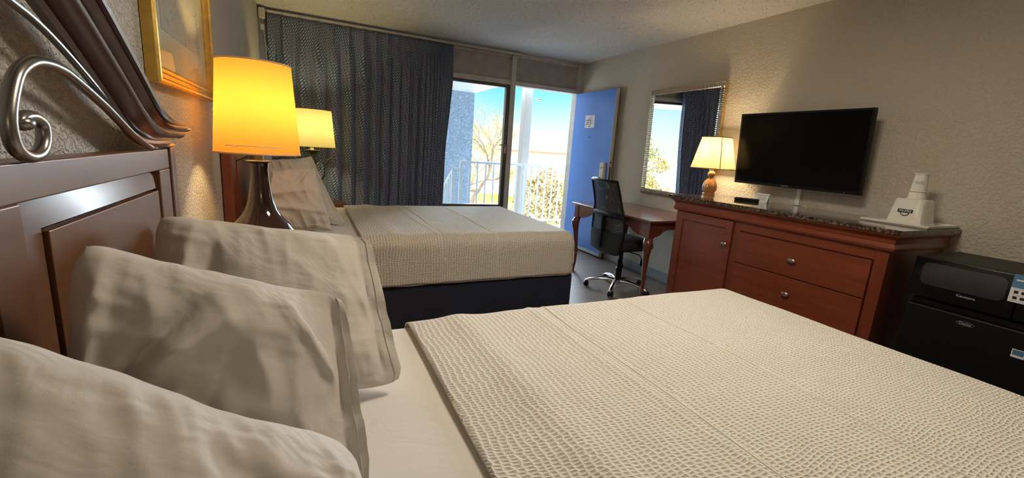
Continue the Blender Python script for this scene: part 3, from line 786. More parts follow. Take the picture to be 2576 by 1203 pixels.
# scroll lamp beyond the far bed
SX, SY, SZ = 0.052, 4.56, 0.66
t = thing('table_lamp', (SX, SY, SZ), 'lit lamp with pale yellow drum shade and bronze scrolls in front of the curtain', 'lamp')
MB().lathe([(0.0, 0), (0.095, 0.0), (0.095, 0.012), (0.06, 0.022), (0.02, 0.032), (0.010, 0.05)], (SX, SY, SZ), 32).build('base', m_bronze, t)
MB().tube([(SX, SY, SZ+0.04), (SX, SY, 1.10)], 0.008, 10).lathe([(0.010, 1.0), (0.016, 1.01), (0.010, 1.02), (0.012, 1.08), (0.018, 1.10)], (SX, SY, 0), 20).build('stem', m_bronze, t)
MB().lathe([(0.012, 1.085), (0.045, 1.10), (0.068, 1.118), (0.070, 1.124), (0.05, 1.122), (0.01, 1.118)], (SX, SY, 0), 32).build('drip_pan', m_bronze, t)
MB().tube([(SX, SY, 1.118), (SX, SY, 1.24)], 0.016, 14).build('candle_sleeve', m_cream, t)
for sgn in (-1, 1):
    m = MB()
    sp = [(SX+sgn*(0.165+0.052*(1-k/40)*math.cos(0.6+k*0.30)), SY-0.004*k/40, 1.005+0.052*(1-k/40)*math.sin(0.6+k*0.30)) for k in range(36)]
    tail = [(SX+sgn*0.012, SY, 0.72), (SX+sgn*0.05, SY, 0.80), (SX+sgn*0.10, SY, 0.88), (SX+sgn*0.105, SY, 0.97), (SX+sgn*0.15, SY, 1.055)]
    m.tube([tuple(p) for p in catmull(tail, 6)]+[], 0.0055, 8); m.tube(sp, 0.0055, 8)
    s2 = [(SX+sgn*(0.045+0.030*(1-k/30)*math.cos(2.4-k*0.30)), SY, 0.955+0.030*(1-k/30)*math.sin(2.4-k*0.30)) for k in range(27)]
    m.tube([(SX+sgn*0.008, SY, 1.03), (SX+sgn*0.012, SY, 1.0)]+s2, 0.005, 8)
    m.tube([tuple(p) for p in catmull([(SX+sgn*0.012, SY, 0.98), (SX+sgn*0.05, SY, 1.03), (SX+sgn*0.10, SY, 1.01), (SX+sgn*0.10, SY, 0.90), (SX+sgn*0.02, SY, 0.76)], 6)], 0.005, 8)
    m.build('scroll', m_bronze, t)
sh = shell((SX, SY), [(0.205, 1.152), (0.174, 1.492)], 64, t, 'lamp_shade', m_shade_c)
for (rr_, zz) in ((0.2055, 1.154), (0.1745, 1.490)):
    MB().tube([(SX+rr_*math.cos(2*PI*k/64), SY+rr_*math.sin(2*PI*k/64), zz) for k in range(65)], 0.003, 6, cap=False).build('binding', m_shade_trim_d, sh)
MB().tube([(SX-0.168, SY, 1.47), (SX+0.168, SY, 1.47)], 0.002, 6).tube([(SX, SY, 1.24), (SX, SY, 1.47)], 0.003, 6).build('spider', m_bronze, t)
bulb(t, (SX, SY, 1.33), 10, (1.0, 0.80, 0.36))
# lamp on the dresser
TX, TY, TZ = 3.120, 2.640, 0.982
t = thing('table_lamp', (TX, TY, TZ), 'lit lamp with ivory flared shade and fluted amber base on the dresser end', 'lamp')
MB().lathe([(0.050, 0.0), (0.052, 0.012), (0.050, 0.022)], (TX, TY, TZ), 32).build('foot', m_amber, t)
MB().lathe([(0.040, 0.022), (0.053, 0.045), (0.056, 0.070), (0.052, 0.095), (0.040, 0.125), (0.024, 0.145), (0.014, 0.150)], (TX, TY, TZ), 96, flute=14, fdepth=0.06).build('fluted_body', m_amber, t)
MB().lathe([(0.012, 0.146), (0.014, 0.152), (0.026, 0.162), (0.032, 0.176), (0.030, 0.190), (0.020, 0.202), (0.012, 0.206), (0.012, 0.25)], (TX, TY, TZ), 32).build('ball_finial', m_amber, t)
cs = 0.62; shp = [(1, -cs), (1, cs), (cs, 1), (-cs, 1), (-1, cs), (-1, -cs), (-cs, -1), (cs, -1)]
ROT = math.radians(0)
sh = shell((TX, TY), [(0.152, 1.208), (0.100, 1.466)], 8, t, 'lamp_shade', m_shade_w, shape=shp)
for (px, py) in ((-cs, -1),):
    MB().tube([(TX+px*0.153, TY+py*0.153, 1.208), (TX+px*0.101, TY+py*0.101, 1.466)], 0.0028, 5).build('corner_braid', m_shade_trim_d, sh)
for (rr_, zz) in ((0.153, 1.208), (0.101, 1.466)):
    MB().tube([(TX+px*rr_, TY+py*rr_, zz) for (px, py) in shp+shp[:1]], 0.0035, 5, cap=False).build('binding', m_shade_trim_d, sh)
MB().tube([(TX-0.100, TY, 1.44), (TX+0.100, TY, 1.44)], 0.002, 6).tube([(TX, TY, 1.22), (TX, TY, 1.44)], 0.004, 6).build('spider', m_bronze, t)
bulb(t, (TX, TY, 1.345), 11, (1.0, 0.74, 0.42))

# ------------------------------------------------------------ framed picture
t = thing('framed_picture', (XL+0.02, 1.90, 1.36), 'botanical sketch in a gold frame hanging above the glazed lamp', 'picture')
py0, py1, pz0, pz1 = 1.505, 2.325, 1.365, 2.08
fw = 0.052; xa, xb = XL+0.002, XL+0.034
def frame_side(p, q, inner_p, inner_q):
    # profiled stick from p to q (outer corners) to inner corners
    def ring(o_, i_):
        pts = []
        for (s_, x) in ((0, xa), (0, xb-0.006), (0.10, xb), (0.22, xb+0.001), (0.34, xb-0.006), (0.55, xb-0.007), (0.70, xb-0.014), (0.85, xb-0.012), (1.0, xb-0.020), (1.0, xa)):
            pts.append((x, o_[0]+(i_[0]-o_[0])*s_, o_[1]+(i_[1]-o_[1])*s_))
        return pts
    return MB().loft([ring(p, inner_p), ring(q, inner_q)])
oc = [(py0, pz0), (py1, pz0), (py1, pz1), (py0, pz1)]; ic = [(py0+fw, pz0+fw), (py1-fw, pz0+fw), (py1-fw, pz1-fw), (py0+fw, pz1-fw)]
for k in range(4):
    frame_side(oc[k], oc[(k+1) % 4], ic[k], ic[(k+1) % 4]).build('frame_side', m_gold, t, angle=20)
MB().box(xa, XL+0.010, py0+fw-0.004, py1-fw+0.004, pz0+fw-0.004, pz1-fw+0.004).build('mat_board', m_mat, t)
MB().box(XL+0.010, XL+0.0112, py0+fw+0.10, py1-fw-0.10, pz0+fw+0.11, pz1-fw-0.10).build('print', m_art, t)
MB().box(XL+0.0128, XL+0.0138, py0+fw-0.002, py1-fw+0.002, pz0+fw-0.002, pz1-fw+0.002).build('glass_pane', m_picglass, t, smooth=False)

# ------------------------------------------------------------ desk
t = thing('writing_desk', (2.95, 3.28, 0), 'dark mahogany writing desk with curved cabriole legs against the right wall', 'desk')
DX0, DX1, DY0, DY1, DZ = 2.560, 3.335, 2.690, 3.885, 0.752
MB().prism([(DX0, DY0), (DX1, DY0), (DX1, DY1), (DX0, DY1)], 'z', DZ-0.022, DZ).build('top', m_desk, t, bevel=0.007, seg=3)
def apron(a, b, z1, z0, zm, n=14):
    pts = [(a, z1), (b, z1), (b, z0)]
    for k in range(n+1):
        s = k/n; y = b+(a-b)*(0.10+0.80*s)
        e = min(1, min(s, 1-s)*5); pts.append((y, z0+(zm-z0)*(0.5-0.5*math.cos(PI*e))))
    pts.append((a, z0)); return pts
MB().prism(apron(DY0+0.07, DY1-0.07, DZ-0.022, 0.605, 0.665), 'x', DX0+0.035, DX0+0.055).build('apron', m_desk, t, bevel=0.002)
MB().prism(apron(DY0+0.07, DY1-0.07, DZ-0.022, 0.605, 0.665), 'x', DX1-0.055, DX1-0.035).build('apron', m_desk, t, bevel=0.002)
MB().prism(apron(DX0+0.06, DX1-0.06, DZ-0.022, 0.605, 0.665), 'y', DY0+0.035, DY0+0.055).build('apron', m_desk, t, bevel=0.002)
MB().prism(apron(DX0+0.06, DX1-0.06, DZ-0.022, 0.605, 0.665), 'y', DY1-0.055, DY1-0.035).build('apron', m_desk, t, bevel=0.002)
for (sx, sy) in ((-1, -1), (-1, 1), (1, -1), (1, 1)):
    cx = (DX0+0.060) if sx < 0 else (DX1-0.060); cy = (DY0+0.060) if sy < 0 else (DY1-0.060)
    m = MB().box(cx-0.032, cx+0.032, cy-0.032, cy+0.032, 0.595, DZ-0.022)
    prof = [(0.60, 0.032, 0.0), (0.57, 0.040, 0.012), (0.54, 0.042, 0.018), (0.50, 0.036, 0.016), (0.44, 0.028, 0.010), (0.34, 0.022, 0.002), (0.22, 0.017, -0.006), (0.10, 0.014, -0.006), (0.05, 0.017, 0.002), (0.025, 0.028, 0.012), (0.0, 0.026, 0.012)]
    rings = []
    for (z, r, off) in prof:
        rings.append([(cx+sx*off+r*math.cos(2*PI*k/20), cy+sy*off+r*math.sin(2*PI*k/20), z) for k in range(20)])
    m.loft(rings[::-1]); m.build('leg', m_desk_z, t, angle=45)

# ------------------------------------------------------------ office chair
CX, CY = 2.70, 3.175
t = thing('office_chair', (CX, CY, 0), 'black mesh back swivel chair on chrome five star base at the desk', 'chair')
def rsq(hx, hy, cx, cy, z, n=40, e=4.0, zf=None):
    out = []
    for k in range(n):
        a = 2*PI*k/n; c, s = math.cos(a), math.sin(a); r = (abs(c)**e+abs(s)**e)**(-1/e)
        x, y = cx+hx*c*r, cy+hy*s*r
        out.append((x, y, z+(zf(x, y) if zf else 0)))
    return out
seatf = lambda x, y: -0.018*max(0, (x-(CX+0.12))/0.12)**2
MB().loft([rsq(0.19, 0.20, CX+0.01, CY, 0.415), rsq(0.225, 0.225, CX+0.01, CY, 0.425, zf=seatf), rsq(0.235, 0.235, CX+0.01, CY, 0.455, zf=seatf), rsq(0.235, 0.235, CX+0.01, CY, 0.485, zf=seatf), rsq(0.222, 0.222, CX+0.01, CY, 0.508, zf=seatf), rsq(0.17, 0.17, CX+0.01, CY, 0.515, zf=seatf), rsq(0.05, 0.05, CX+0.01, CY, 0.513)]).build('seat', m_fabric_black, t, angle=60)
def back_x(z):   # leaning back with a lumbar bend
    s = (z-0.40)/0.64
    return CX-0.235+0.055*math.sin(PI*min(1, max(0, s))*0.9+0.2)-0.075*s
def back_w(z):
    s = (z-0.40)/0.64
    return 0.205+0.030*math.sin(PI*min(1, s*1.5))-0.012*s-0.030*max(0, s-0.55)
def bw(z): return back_w(z)
zs = [0.40+0.64*k/24 for k in range(25)]
def bp(v, z, off=0): return (back_x(z)-0.035*(1-v*v)*1.0+off+0.02, CY+v*bw(z), z)
m = MB().grid(lambda a, b: bp((2*a-1)*0.97, 0.56+0.47*b), 30, 30, lambda a, b: (a*0.4, b*0.5)); m.build('back_mesh', m_mesh, t)
m = MB()
m.add(*(lambda A, B: (A+B, [(i, i+1, i+1+17, i+17) for r in range(1) for i in []]))([], []))
pad = MB().grid(lambda a, b: bp((2*a-1)*0.98, 0.385+0.19*b, -0.012), 24, 8)
pad2 = MB().grid(lambda a, b: bp((1-2*a)*0.98, 0.385+0.19*b, 0.014), 24, 8)
pad.v += pad2.v; pad.uv += pad2.uv; pad.f += [tuple(i+25*9 for i in f) for f in pad2.f]
pad.build('lumbar_pad', m_fabric_black, t)
outline = [bp(-1, z) for z in zs]+[bp(-1+2*k/16, 1.04) for k in range(1, 16)]+[bp(1, z) for z in zs[::-1]]+[bp(1-2*k/16, 0.39) for k in range(1, 16)]
MB().tube(outline+outline[:1], 0.0125, 10, cap=False).build('back_frame', m_black, t)
MB().tube([bp(-1+2*k/16, 0.735, -0.004) for k in range(17)], 0.024, 8, flat=0.35).build('lumbar_bar', m_black, t)
MB().tube([(CX-0.05, CY, 0.405), (CX-0.18, CY, 0.40), (CX-0.25, CY, 0.44), (back_x(0.55)-0.03, CY, 0.55), (back_x(0.7)-0.03, CY, 0.72)], 0.024, 8, flat=0.5).build('back_support', m_black, t)
MB().box(CX-0.09, CX+0.09, CY-0.07, CY+0.07, 0.375, 0.418).build('mechanism', m_black, t, bevel=0.01)
MB().lathe([(0.030, 0.08), (0.030, 0.21), (0.024, 0.215), (0.024, 0.30), (0.014, 0.305), (0.014, 0.38)], (CX, CY, 0), 24).build('gas_column', m_black, t)
lv = MB().tube([(CX+0.02, CY-0.05, 0.385), (CX+0.07, CY-0.18, 0.375), (CX+0.08, CY-0.20, 0.34)], 0.0045, 8)
lv.loft([[(CX+0.082+r*math.cos(2*PI*k/12), CY-0.203+r*math.sin(2*PI*k/12)*0.6, z) for k in range(12)] for (r, z) in ((0.006, 0.345), (0.016, 0.325), (0.020, 0.29), (0.010, 0.275))]).build('lever', m_black, t)
MB().lathe([(0.045, 0.055), (0.047, 0.085), (0.036, 0.100)], (CX, CY, 0), 24).build('hub', m_chrome, t)
def base_leg(ang):
    d = Vector((math.cos(ang), math.sin(ang), 0)); pd = Vector((-d.y, d.x, 0)); c = Vector((CX, CY, 0))
    rings = []
    for (r, z, wd, h) in ((0.03, 0.082, 0.026, 0.022), (0.10, 0.092, 0.024, 0.020), (0.18, 0.088, 0.021, 0.017), (0.25, 0.074, 0.018, 0.014), (0.295, 0.060, 0.016, 0.012), (0.312, 0.050, 0.010, 0.008)):
        rings.append([c+d*r+pd*(wd*math.cos(2*PI*k/12))+Vector((0, 0, z+h*math.sin(2*PI*k/12))) for k in range(12)])
    lg = MB().loft(rings).build('base_leg', m_chrome, t)
    cc = c+d*0.30; cm = MB()
    for s in (-1, 1):
        cm.lathe([(0.0, -0.010), (0.022, -0.010), (0.026, -0.006), (0.026, 0.006), (0.022, 0.010), (0.0, 0.010)], cc+Vector((pd.x*0.014*s+0.004, pd.y*0.014*s, 0.026)), 20, pd)
    cm.tube([cc+Vector((0, 0, 0.030)), cc+Vector((0, 0, 0.056))], 0.008, 8)
    cm.build('caster', m_black, lg)
for k in range(5): base_leg(math.radians(4+72*k+36*0))

# ------------------------------------------------------------ mirror
t = thing('wall_mirror', (3.33, 3.255, 0.89), 'rectangular mirror with ribbed silver frame leaning out from the right wall', 'mirror')
my0, my1, mz0, mz1 = 2.79, 3.70, 0.893, 1.955
def mx(z): return 3.334-0.024*(z-mz0)/(mz1-mz0)
def mquad(y0, y1, z0, z1, o0, o1):
    return [(mx(z0)-o1, y0, z0), (mx(z0)-o0, y0, z0), (mx(z0)-o0, y1, z0), (mx(z0)-o1, y1, z0), (mx(z1)-o1, y0, z1), (mx(z1)-o0, y0, z1), (mx(z1)-o0, y1, z1), (mx(z1)-o1, y1, z1)]
MB().hexa(mquad(my0+0.01, my1-0.01, mz0+0.01, mz1-0.01, -0.006, 0.004)).build('backing', m_gold, t, smooth=False)
MB().hexa(mquad(my0+0.042, my1-0.042, mz0+0.042, mz1-0.042, 0.005, 0.007)).build('mirror_glass', m_mirror, t, smooth=False)
def frame_stick(name, horizontal, p0, p1, q):
    core = MB(); ribs = MB()
    L = p1-p0
    if horizontal:
        core.hexa(mquad(p0, p1, q, q+0.044, 0.0, 0.010))
    else:
        core.hexa(mquad(q, q+0.044, p0, p1, 0.0, 0.010))
    n = int(L/0.019)
    for k in range(n):
        s = p0+(k+0.5)*L/n
        pts = []
        for a in range(7):
            an = PI*a/6
            e = 0.022-0.021*math.cos(an)
            if horizontal: z = q+e; pts.append((mx(z)-0.008-0.013*math.sin(an), s, z))
            else: pts.append((mx(s)-0.008-0.013*math.sin(an), q+e, s))
        ribs.tube(pts, 0.0062, 6)
    ribs.v += []
    off = len(core.v); core.v += ribs.v; core.f += [tuple(i+off for i in f) for f in ribs.f]
    core.build(name, m_nickel, t)
frame_stick('frame_side', True, my0, my1, mz0); frame_stick('frame_side', True, my0, my1, mz1-0.044)
frame_stick('frame_side', False, mz0+0.044, mz1-0.044, my0); frame_stick('frame_side', False, mz0+0.044, mz1-0.044, my1-0.044)
for (yy, s) in ((my0-0.006, 1), (my1, 1)):
    MB().hexa(mquad(yy, yy+0.006, mz0, mz1, -0.008, 0.012)).build('outer_edge', m_gold, t)

# ------------------------------------------------------------ television
t = thing('television', (3.25, 2.02, 1.10), 'flat black television on a wall mount above the dresser', 'television')
tq = lambda y0, y1, z0, z1, a, b: [(txx(z0)+a, y0, z0), (txx(z0)+b, y0, z0), (txx(z0)+b, y1, z0), (txx(z0)+a, y1, z0), (txx(z1)+a, y0, z1), (txx(z1)+b, y0, z1), (txx(z1)+b, y1, z1), (txx(z1)+a, y1, z1)]
def txx(z): return 3.215-0.045*(z-1.115)/0.54
MB().hexa(tq(1.560, 2.485, 1.112, 1.655, 0, 0.030)).build('housing', m_black, t, bevel=0.003)
MB().hexa(tq(1.575, 2.470, 1.133, 1.642, -0.0012, 0.002)).build('screen', m_screen, t, smooth=False)
MB().hexa(tq(1.75, 2.30, 1.17, 1.50, 0.03, 0.06)).build('rear_cover', m_black, t, bevel=0.01)
MB().box(3.27, XR-0.001, 1.93, 2.11, 1.27, 1.45).build('wall_mount', m_black, t)
text('brand_lettering', 'SAMSUNG', 0.0125, m_greyprint, t, (txx(1.122)-0.0016, 2.06, 1.122))
MB().box(txx(1.118)-0.0014, txx(1.118), 1.655, 1.659, 1.118, 1.121).build('status_light', m_paper, t)
o = MB().box(XR-0.014, XR, 2.005, 2.035, 0.984, 1.30).build('cable_cover', m_white, at=(XR, 2.02, 0.984), bevel=0.003)
tag(o, 'white cable cover strip on the wall between television and dresser top', 'cable cover')

# ------------------------------------------------------------ dresser
t = thing('dresser', (3.05, 1.88, 0), 'cherry wood dresser with granite top, door and drawers below the television', 'dresser')
BXF = 2.745; by0, by1 = 1.137, 2.597
MB().box(BXF+0.006, 3.33, by0, by1, 0.07, 0.905).build('body', m_dresser_z, t, bevel=0.003)
MB().box(BXF+0.03, 3.33, by0+0.02, by1-0.02, 0.0, 0.07).build('plinth', m_dresser, t)
# cornice wrapping front and both sides
cprof = [(0.0, 0.862), (0.010, 0.862), (0.020, 0.868), (0.024, 0.880), (0.020, 0.892), (0.016, 0.902), (0.020, 0.925), (0.034, 0.942), (0.042, 0.948), (0.042, 0.956), (0.0, 0.956)]
rings = []
for (x, y, sx, sy) in ((3.33, by0, 0, -1), (BXF, by0, -1, -1), (BXF, by1, -1, 1), (3.33, by1, 0, 1)):
    rings.append([(x+sx*d, y+sy*d, z) for (d, z) in cprof])
MB().loft(rings).build('cornice', m_dresser, t, angle=25)
MB().box(BXF-0.05, 3.34, 1.088, 2.672, 0.956, 0.982).build('granite_top', m_granite, t, bevel=0.004)
# face frame
for a_, b_, c_, d_ in ((by0, by0+0.060, 0.07, 0.862), (2.005, 2.055, 0.07, 0.862), (by1-0.02, by1, 0.07, 0.862)):
    MB().box(BXF-0.004, BXF+0.006, a_, b_, c_, d_).build('frame_stile', m_dresser_z, t, bevel=0.002)
for c_, d_ in ((0.805, 0.862), (0.07, 0.13)):
    MB().box(BXF-0.004, BXF+0.006, by0+0.06, 2.005, c_, d_).build('frame_rail', m_dresser, t, bevel=0.002)
def knob(parent, y, z):
    m = MB().lathe([(0.006, 0), (0.006, 0.014)], (BXF-0.014, y, z), 14, (-1, 0, 0))
    m.ball((BXF-0.032, y, z), 0.017, 18, (0.62, 1.45, 0.95)); m.build('knob', m_nickel, parent)
zed = [0.800, 0.582, 0.366, 0.136]
for k in range(3):
    d = MB().box(BXF-0.016, BXF+0.004, 1.201, 2.000, zed[k+1], zed[k]-0.004).build('drawer', m_dresser, t, bevel=0.004)
    knob(d, 1.605, (zed[k]+zed[k+1])/2+0.0)
d = MB()
ya, yb, za, zb = 2.060, 2.574, 0.10, 0.858; sw = 0.058
d.box(BXF-0.018, BXF+0.002, ya, ya+sw, za, zb).box(BXF-0.018, BXF+0.002, yb-sw, yb, za, zb).box(BXF-0.018, BXF+0.002, ya+sw, yb-sw, zb-sw, zb).box(BXF-0.018, BXF+0.002, ya+sw, yb-sw, za, za+sw)
d.box(BXF-0.008, BXF+0.002, ya+sw, yb-sw, za+sw, zb-sw)
d = d.build('cabinet_door', m_dresser, t, bevel=0.003)
knob(d, 2.100, 0.690)

# ------------------------------------------------------------ things on the dresser
t = thing('remote_control', (3.10, 2.26, 0.983), 'black remote control lying on the granite top near the lamp', 'remote control')
rm = [(-0.024, -0.085), (0.024, -0.085), (0.026, 0), (0.024, 0.085), (-0.024, 0.085), (-0.026, 0)]
def rot2(p, a, c): return (c[0]+p[0]*math.cos(a)-p[1]*math.sin(a), c[1]+p[0]*math.sin(a)+p[1]*math.cos(a))
MB().prism([rot2(p, 0.5, (3.10, 2.26)) for p in rm], 'z', 0.983, 1.005).build('case', m_black, t, bevel=0.006, seg=3)
b = MB()
for i in range(3):
    for j in range(7):
        c = rot2((-0.014+0.014*i, -0.06+0.018*j), 0.5, (3.10, 2.26)); b.box(c[0]-0.004, c[0]+0.004, c[1]-0.005, c[1]+0.005, 1.005, 1.007)
tag(b.build('buttons', m_greyprint, t), kind='stuff')
t = thing('information_card', (3.17, 2.20, 0.983), 'small white information card propped up behind the remote control', 'card')
MB().hexa([(3.165, 2.14, 0.983), (3.168, 2.14, 0.983), (3.168, 2.25, 0.983), (3.165, 2.25, 0.983), (3.190, 2.14, 1.050), (3.193, 2.14, 1.050), (3.193, 2.25, 1.050), (3.190, 2.25, 1.050)]).build('card_sheet', m_paper, t, smooth=False)
MB().hexa([(3.193, 2.14, 1.050), (3.1905, 2.14, 1.050), (3.1905, 2.25, 1.050), (3.193, 2.25, 1.050), (3.222, 2.14, 0.983), (3.220, 2.14, 0.983), (3.220, 2.25, 0.983), (3.222, 2.25, 0.983)]).build('card_back', m_paper, t, smooth=False)
ud = Vector((0.025, 0, 0.067)).normalized()
text('heading', 'IMPORTANT INFORMATION', 0.0085, m_bluepaper, t, (3.1835, 2.195, 1.036), ydir=ud)
for k in range(4):
    z = 1.022-0.008*k; MB().hexa([(3.1637+(z-0.983)*0.373, 2.16, z), (3.1645+(z-0.983)*0.373, 2.16, z), (3.1645+(z-0.983)*0.373, 2.23, z), (3.1637+(z-0.983)*0.373, 2.23, z), (3.1644+(z-0.983)*0.373, 2.16, z+0.002), (3.1652+(z-0.983)*0.373, 2.16, z+0.002), (3.1652+(z-0.983)*0.373, 2.23, z+0.002), (3.1644+(z-0.983)*0.373, 2.23, z+0.002)]).build('text_line', m_greyprint, t)
t = thing('serving_tray', (3.16, 1.26, 0.982), 'flat white plastic tray under the ice bucket on the dresser', 'tray')
MB().box(2.985, 3.33, 1.105, 1.415, 0.982, 0.990).build('tray_base', m_bucket, t, bevel=0.003)
MB().box(2.980, 2.990, 1.100, 1.420, 0.988, 0.999).box(3.325, 3.335, 1.100, 1.420, 0.988, 0.999).box(2.99, 3.325, 1.100, 1.110, 0.988, 0.999).box(2.99, 3.325, 1.410, 1.420, 0.988, 0.999).build('rim', m_bucket, t, bevel=0.002)
bc = (3.135, 1.245)
t = thing('ice_bucket', (bc[0], bc[1], 0.990), 'white square ice bucket turned upside down on the tray, with a navy emblem', 'ice bucket')
bz0, bz1, b0, b1 = 0.991, 1.130, 0.084, 0.065
def sq(h, z, n=32): return rsq(h, h, bc[0], bc[1], z, n, 9.0)
MB().loft([sq(b0+0.004, bz0), sq(b0+0.004, bz0+0.006), sq(b0, bz0+0.008), sq(b1+0.003, bz1-0.006), sq(b1-0.004, bz1), sq(0.01, bz1)]).build('shell', m_bucket, t, angle=50, bevel=0.0)
fdn = Vector((-(b0-b1), 0, -(bz1-bz0))).normalized()      # 'up' of the upside-down print
zl = 1.062; xl = bc[0]-(b0+(b1+0.003-b0)*(zl-bz0)/(bz1-bz0))-0.0022
def fpnt(y, z, o=0.0): return (xl+(zl-z)*(-(b0-b1)/(bz1-bz0))-o, y, z)
MB().hexa([fpnt(1.212, 1.053, 0.001), fpnt(1.212, 1.053, -0.002), fpnt(1.281, 1.053, -0.002), fpnt(1.281, 1.053, 0.001), fpnt(1.212, 1.071, 0.001), fpnt(1.212, 1.071, -0.002), fpnt(1.281, 1.071, -0.002), fpnt(1.281, 1.071, 0.001)]).build('emblem_band', m_bluelogo, t, smooth=False)
text('lettering', 'Days Inn', 0.0155, m_paper, t, fpnt(1.2465, 1.0615, 0.0014), xdir=(0, 1, 0), ydir=fdn, bold=0.0002)
MB().tube([fpnt(1.2465+0.019*math.cos(a), 1.053-0.017*math.sin(a), 0.0) for a in [PI*k/16 for k in range(17)]], 0.0022, 6).build('sun_emblem', m_bluelogo, t)
cc = (bc[0]+0.005, bc[1]+0.0)
def cup(z0, h, r0, r1, label, txt):
    t = thing('paper_cup', (cc[0], cc[1], z0), label, 'cup')
    MB().lathe([(r0+0.002, 0), (r0+0.0025, 0.003), (r0, 0.005), (r1, h-0.002), (r1-0.003, h), (0.0, h)], (cc[0], cc[1], z0), 36).build('cup_wall', m_cup, t)
    if txt:
        w_ = MB(); vv = []
        rg = []
        for k in range(24):
            a = 2*PI*k/24; rg.append((cc[0]+(r1+0.004+0.005*math.sin(k*2.7))*math.cos(a), cc[1]+(r1+0.004+0.005*math.sin(k*2.7))*math.sin(a), z0+h+0.004+0.003*math.cos(k*1.9)))
        rb_ = [(cc[0]+(r1*0.6)*math.cos(2*PI*k/24), cc[1]+(r1*0.6)*math.sin(2*PI*k/24), z0+h+0.001) for k in range(24)]
        rc_ = [(cc[0]+(r1+0.0015)*math.cos(2*PI*k/24), cc[1]+(r1+0.0015)*math.sin(2*PI*k/24), z0+h-0.006) for k in range(24)]
        w_.loft([rc_, rg, rb_], cap=False).build('plastic_wrap', m_cup, t)
        nv = Vector((-0.93, -0.36, 0)).normalized(); r_ = r0+(r1-r0)*0.5+0.0022
        for i, s in enumerate(('SANITIZED', 'FOR YOUR USE')):
            text('lettering', s, 0.0080, m_greyprint, t, (cc[0]+nv.x*(r_-0.0006*i), cc[1]+nv.y*(r_-0.0006*i), z0+h*0.48+0.009*i), xdir=(nv.y, -nv.x, 0) if False else (-nv.y, nv.x, 0), ydir=(0, 0, -1), sx=0.9)
    return t
cup(1.129, 0.042, 0.041, 0.037, 'wrapped white cup on the ice bucket, the lower one showing only its rim', None)
cup(1.1715, 0.100, 0.0375, 0.029, 'wrapped white cup topping the upside down stack on the ice bucket', 'x')

# ------------------------------------------------------------ fridge and microwave
t = thing('mini_fridge', (3.03, 0.79, 0), 'black mini fridge standing right of the dresser under the microwave', 'refrigerator')
FX = 2.765; fy0, fy1 = 0.545, 1.030
MB().box(FX+0.05, 3.31, fy0, fy1, 0.03, 0.655).build('body', m_black, t, bevel=0.006)
MB().box(FX, FX+0.045, fy0, fy1, 0.05, 0.630).build('door', m_black, t, bevel=0.008, seg=3)
MB().box(FX+0.03, FX+0.05, fy0+0.01, fy1-0.01, 0.632, 0.655).build('handle_recess', m_ink, t)
for (x, y) in ((FX+0.08, fy0+0.05), (FX+0.08, fy1-0.05), (3.27, fy0+0.05), (3.27, fy1-0.05)):
    MB().lathe([(0.018, 0), (0.018, 0.03)], (x, y, 0), 14).build('foot', m_black, t)
MB().lathe([(0.001, 0.0), (1.0, 0.0), (1.0, 0.02), (0.001, 0.02)], (0, 0, 0), 4) if False else None
bd = MB(); n = 24
bd.loft([[(x, 0.800+0.032*s*math.cos(2*PI*k/n), 0.596+0.010*s*math.sin(2*PI*k/n)) for k in range(n)] for (x, s) in ((FX, 1.0), (FX-0.0015, 0.97))]).build('badge', m_black, t)
MB().tube([(FX-0.0016, 0.800+0.031*math.cos(2*PI*k/32), 0.596+0.0095*math.sin(2*PI*k/32)) for k in range(33)], 0.0006, 5).build('badge_outline', m_greyprint, t)
text('brand_lettering', 'Danby', 0.017, m_greyprint, t, (FX-0.0020, 0.800, 0.596), bold=0.0002)
es = MB().box(FX-0.001, FX, 0.597, 0.637, 0.513, 0.550).build('energy_label', m_paper, t)
MB().box(FX-0.0016, FX-0.001, 0.600, 0.634, 0.524, 0.547).build('label_print', m_bluepaper, es)
t = thing('microwave', (3.03, 0.79, 0.657), 'black microwave on top of the mini fridge', 'microwave')
MX = 2.745
MB().box(MX+0.025, 3.20, 0.50, 1.030, 0.672, 0.872).build('body', m_black, t, bevel=0.005)
for (x, y) in ((MX+0.07, 0.56), (MX+0.07, 0.98), (3.15, 0.56), (3.15, 0.98)):
    MB().lathe([(0.015, 0.657), (0.015, 0.674)], (x, y, 0), 12).build('foot', m_black, t)
mdr = MB().box(MX, MX+0.024, 0.665, 1.030, 0.676, 0.870).build('door', m_blackgloss, t, bevel=0.004)
rwin = []
for (cy_, cz_, a0) in ((0.985, 0.715, 0), (0.985, 0.825, 1), (0.735, 0.825, 2), (0.735, 0.715, 3)): pass
def rrect(y0, y1, z0, z1, r, x):
    out = []
    for (cy_, cz_, a0) in ((y1-r, z1-r, 0), (y0+r, z1-r, 90), (y0+r, z0+r, 180), (y1-r, z0+r, 270)):
        for k in range(7):
            a = math.radians(a0+15*k); out.append((x, cy_+r*math.cos(a), cz_+r*math.sin(a)))
    return out
MB().loft([rrect(0.700, 0.995, 0.738, 0.850, 0.025, MX+0.001), rrect(0.702, 0.993, 0.740, 0.848, 0.024, MX-0.0012)]).build('window', plain('microwave_window', (0.03, 0.03, 0.03), 0.15), mdr)
text('brand_lettering', 'Kenmore', 0.017, m_greyprint, mdr, (MX-0.0008, 0.818, 0.722), bold=0.0002)
MB().box(MX, MX+0.024, 0.50, 0.663, 0.676, 0.870).build('control_panel', m_blackgloss, t, bevel=0.004)
st = MB().box(MX-0.002, MX-0.0005, 0.585, 0.690, 0.752, 0.874).build('instruction_sticker', m_paper, t)
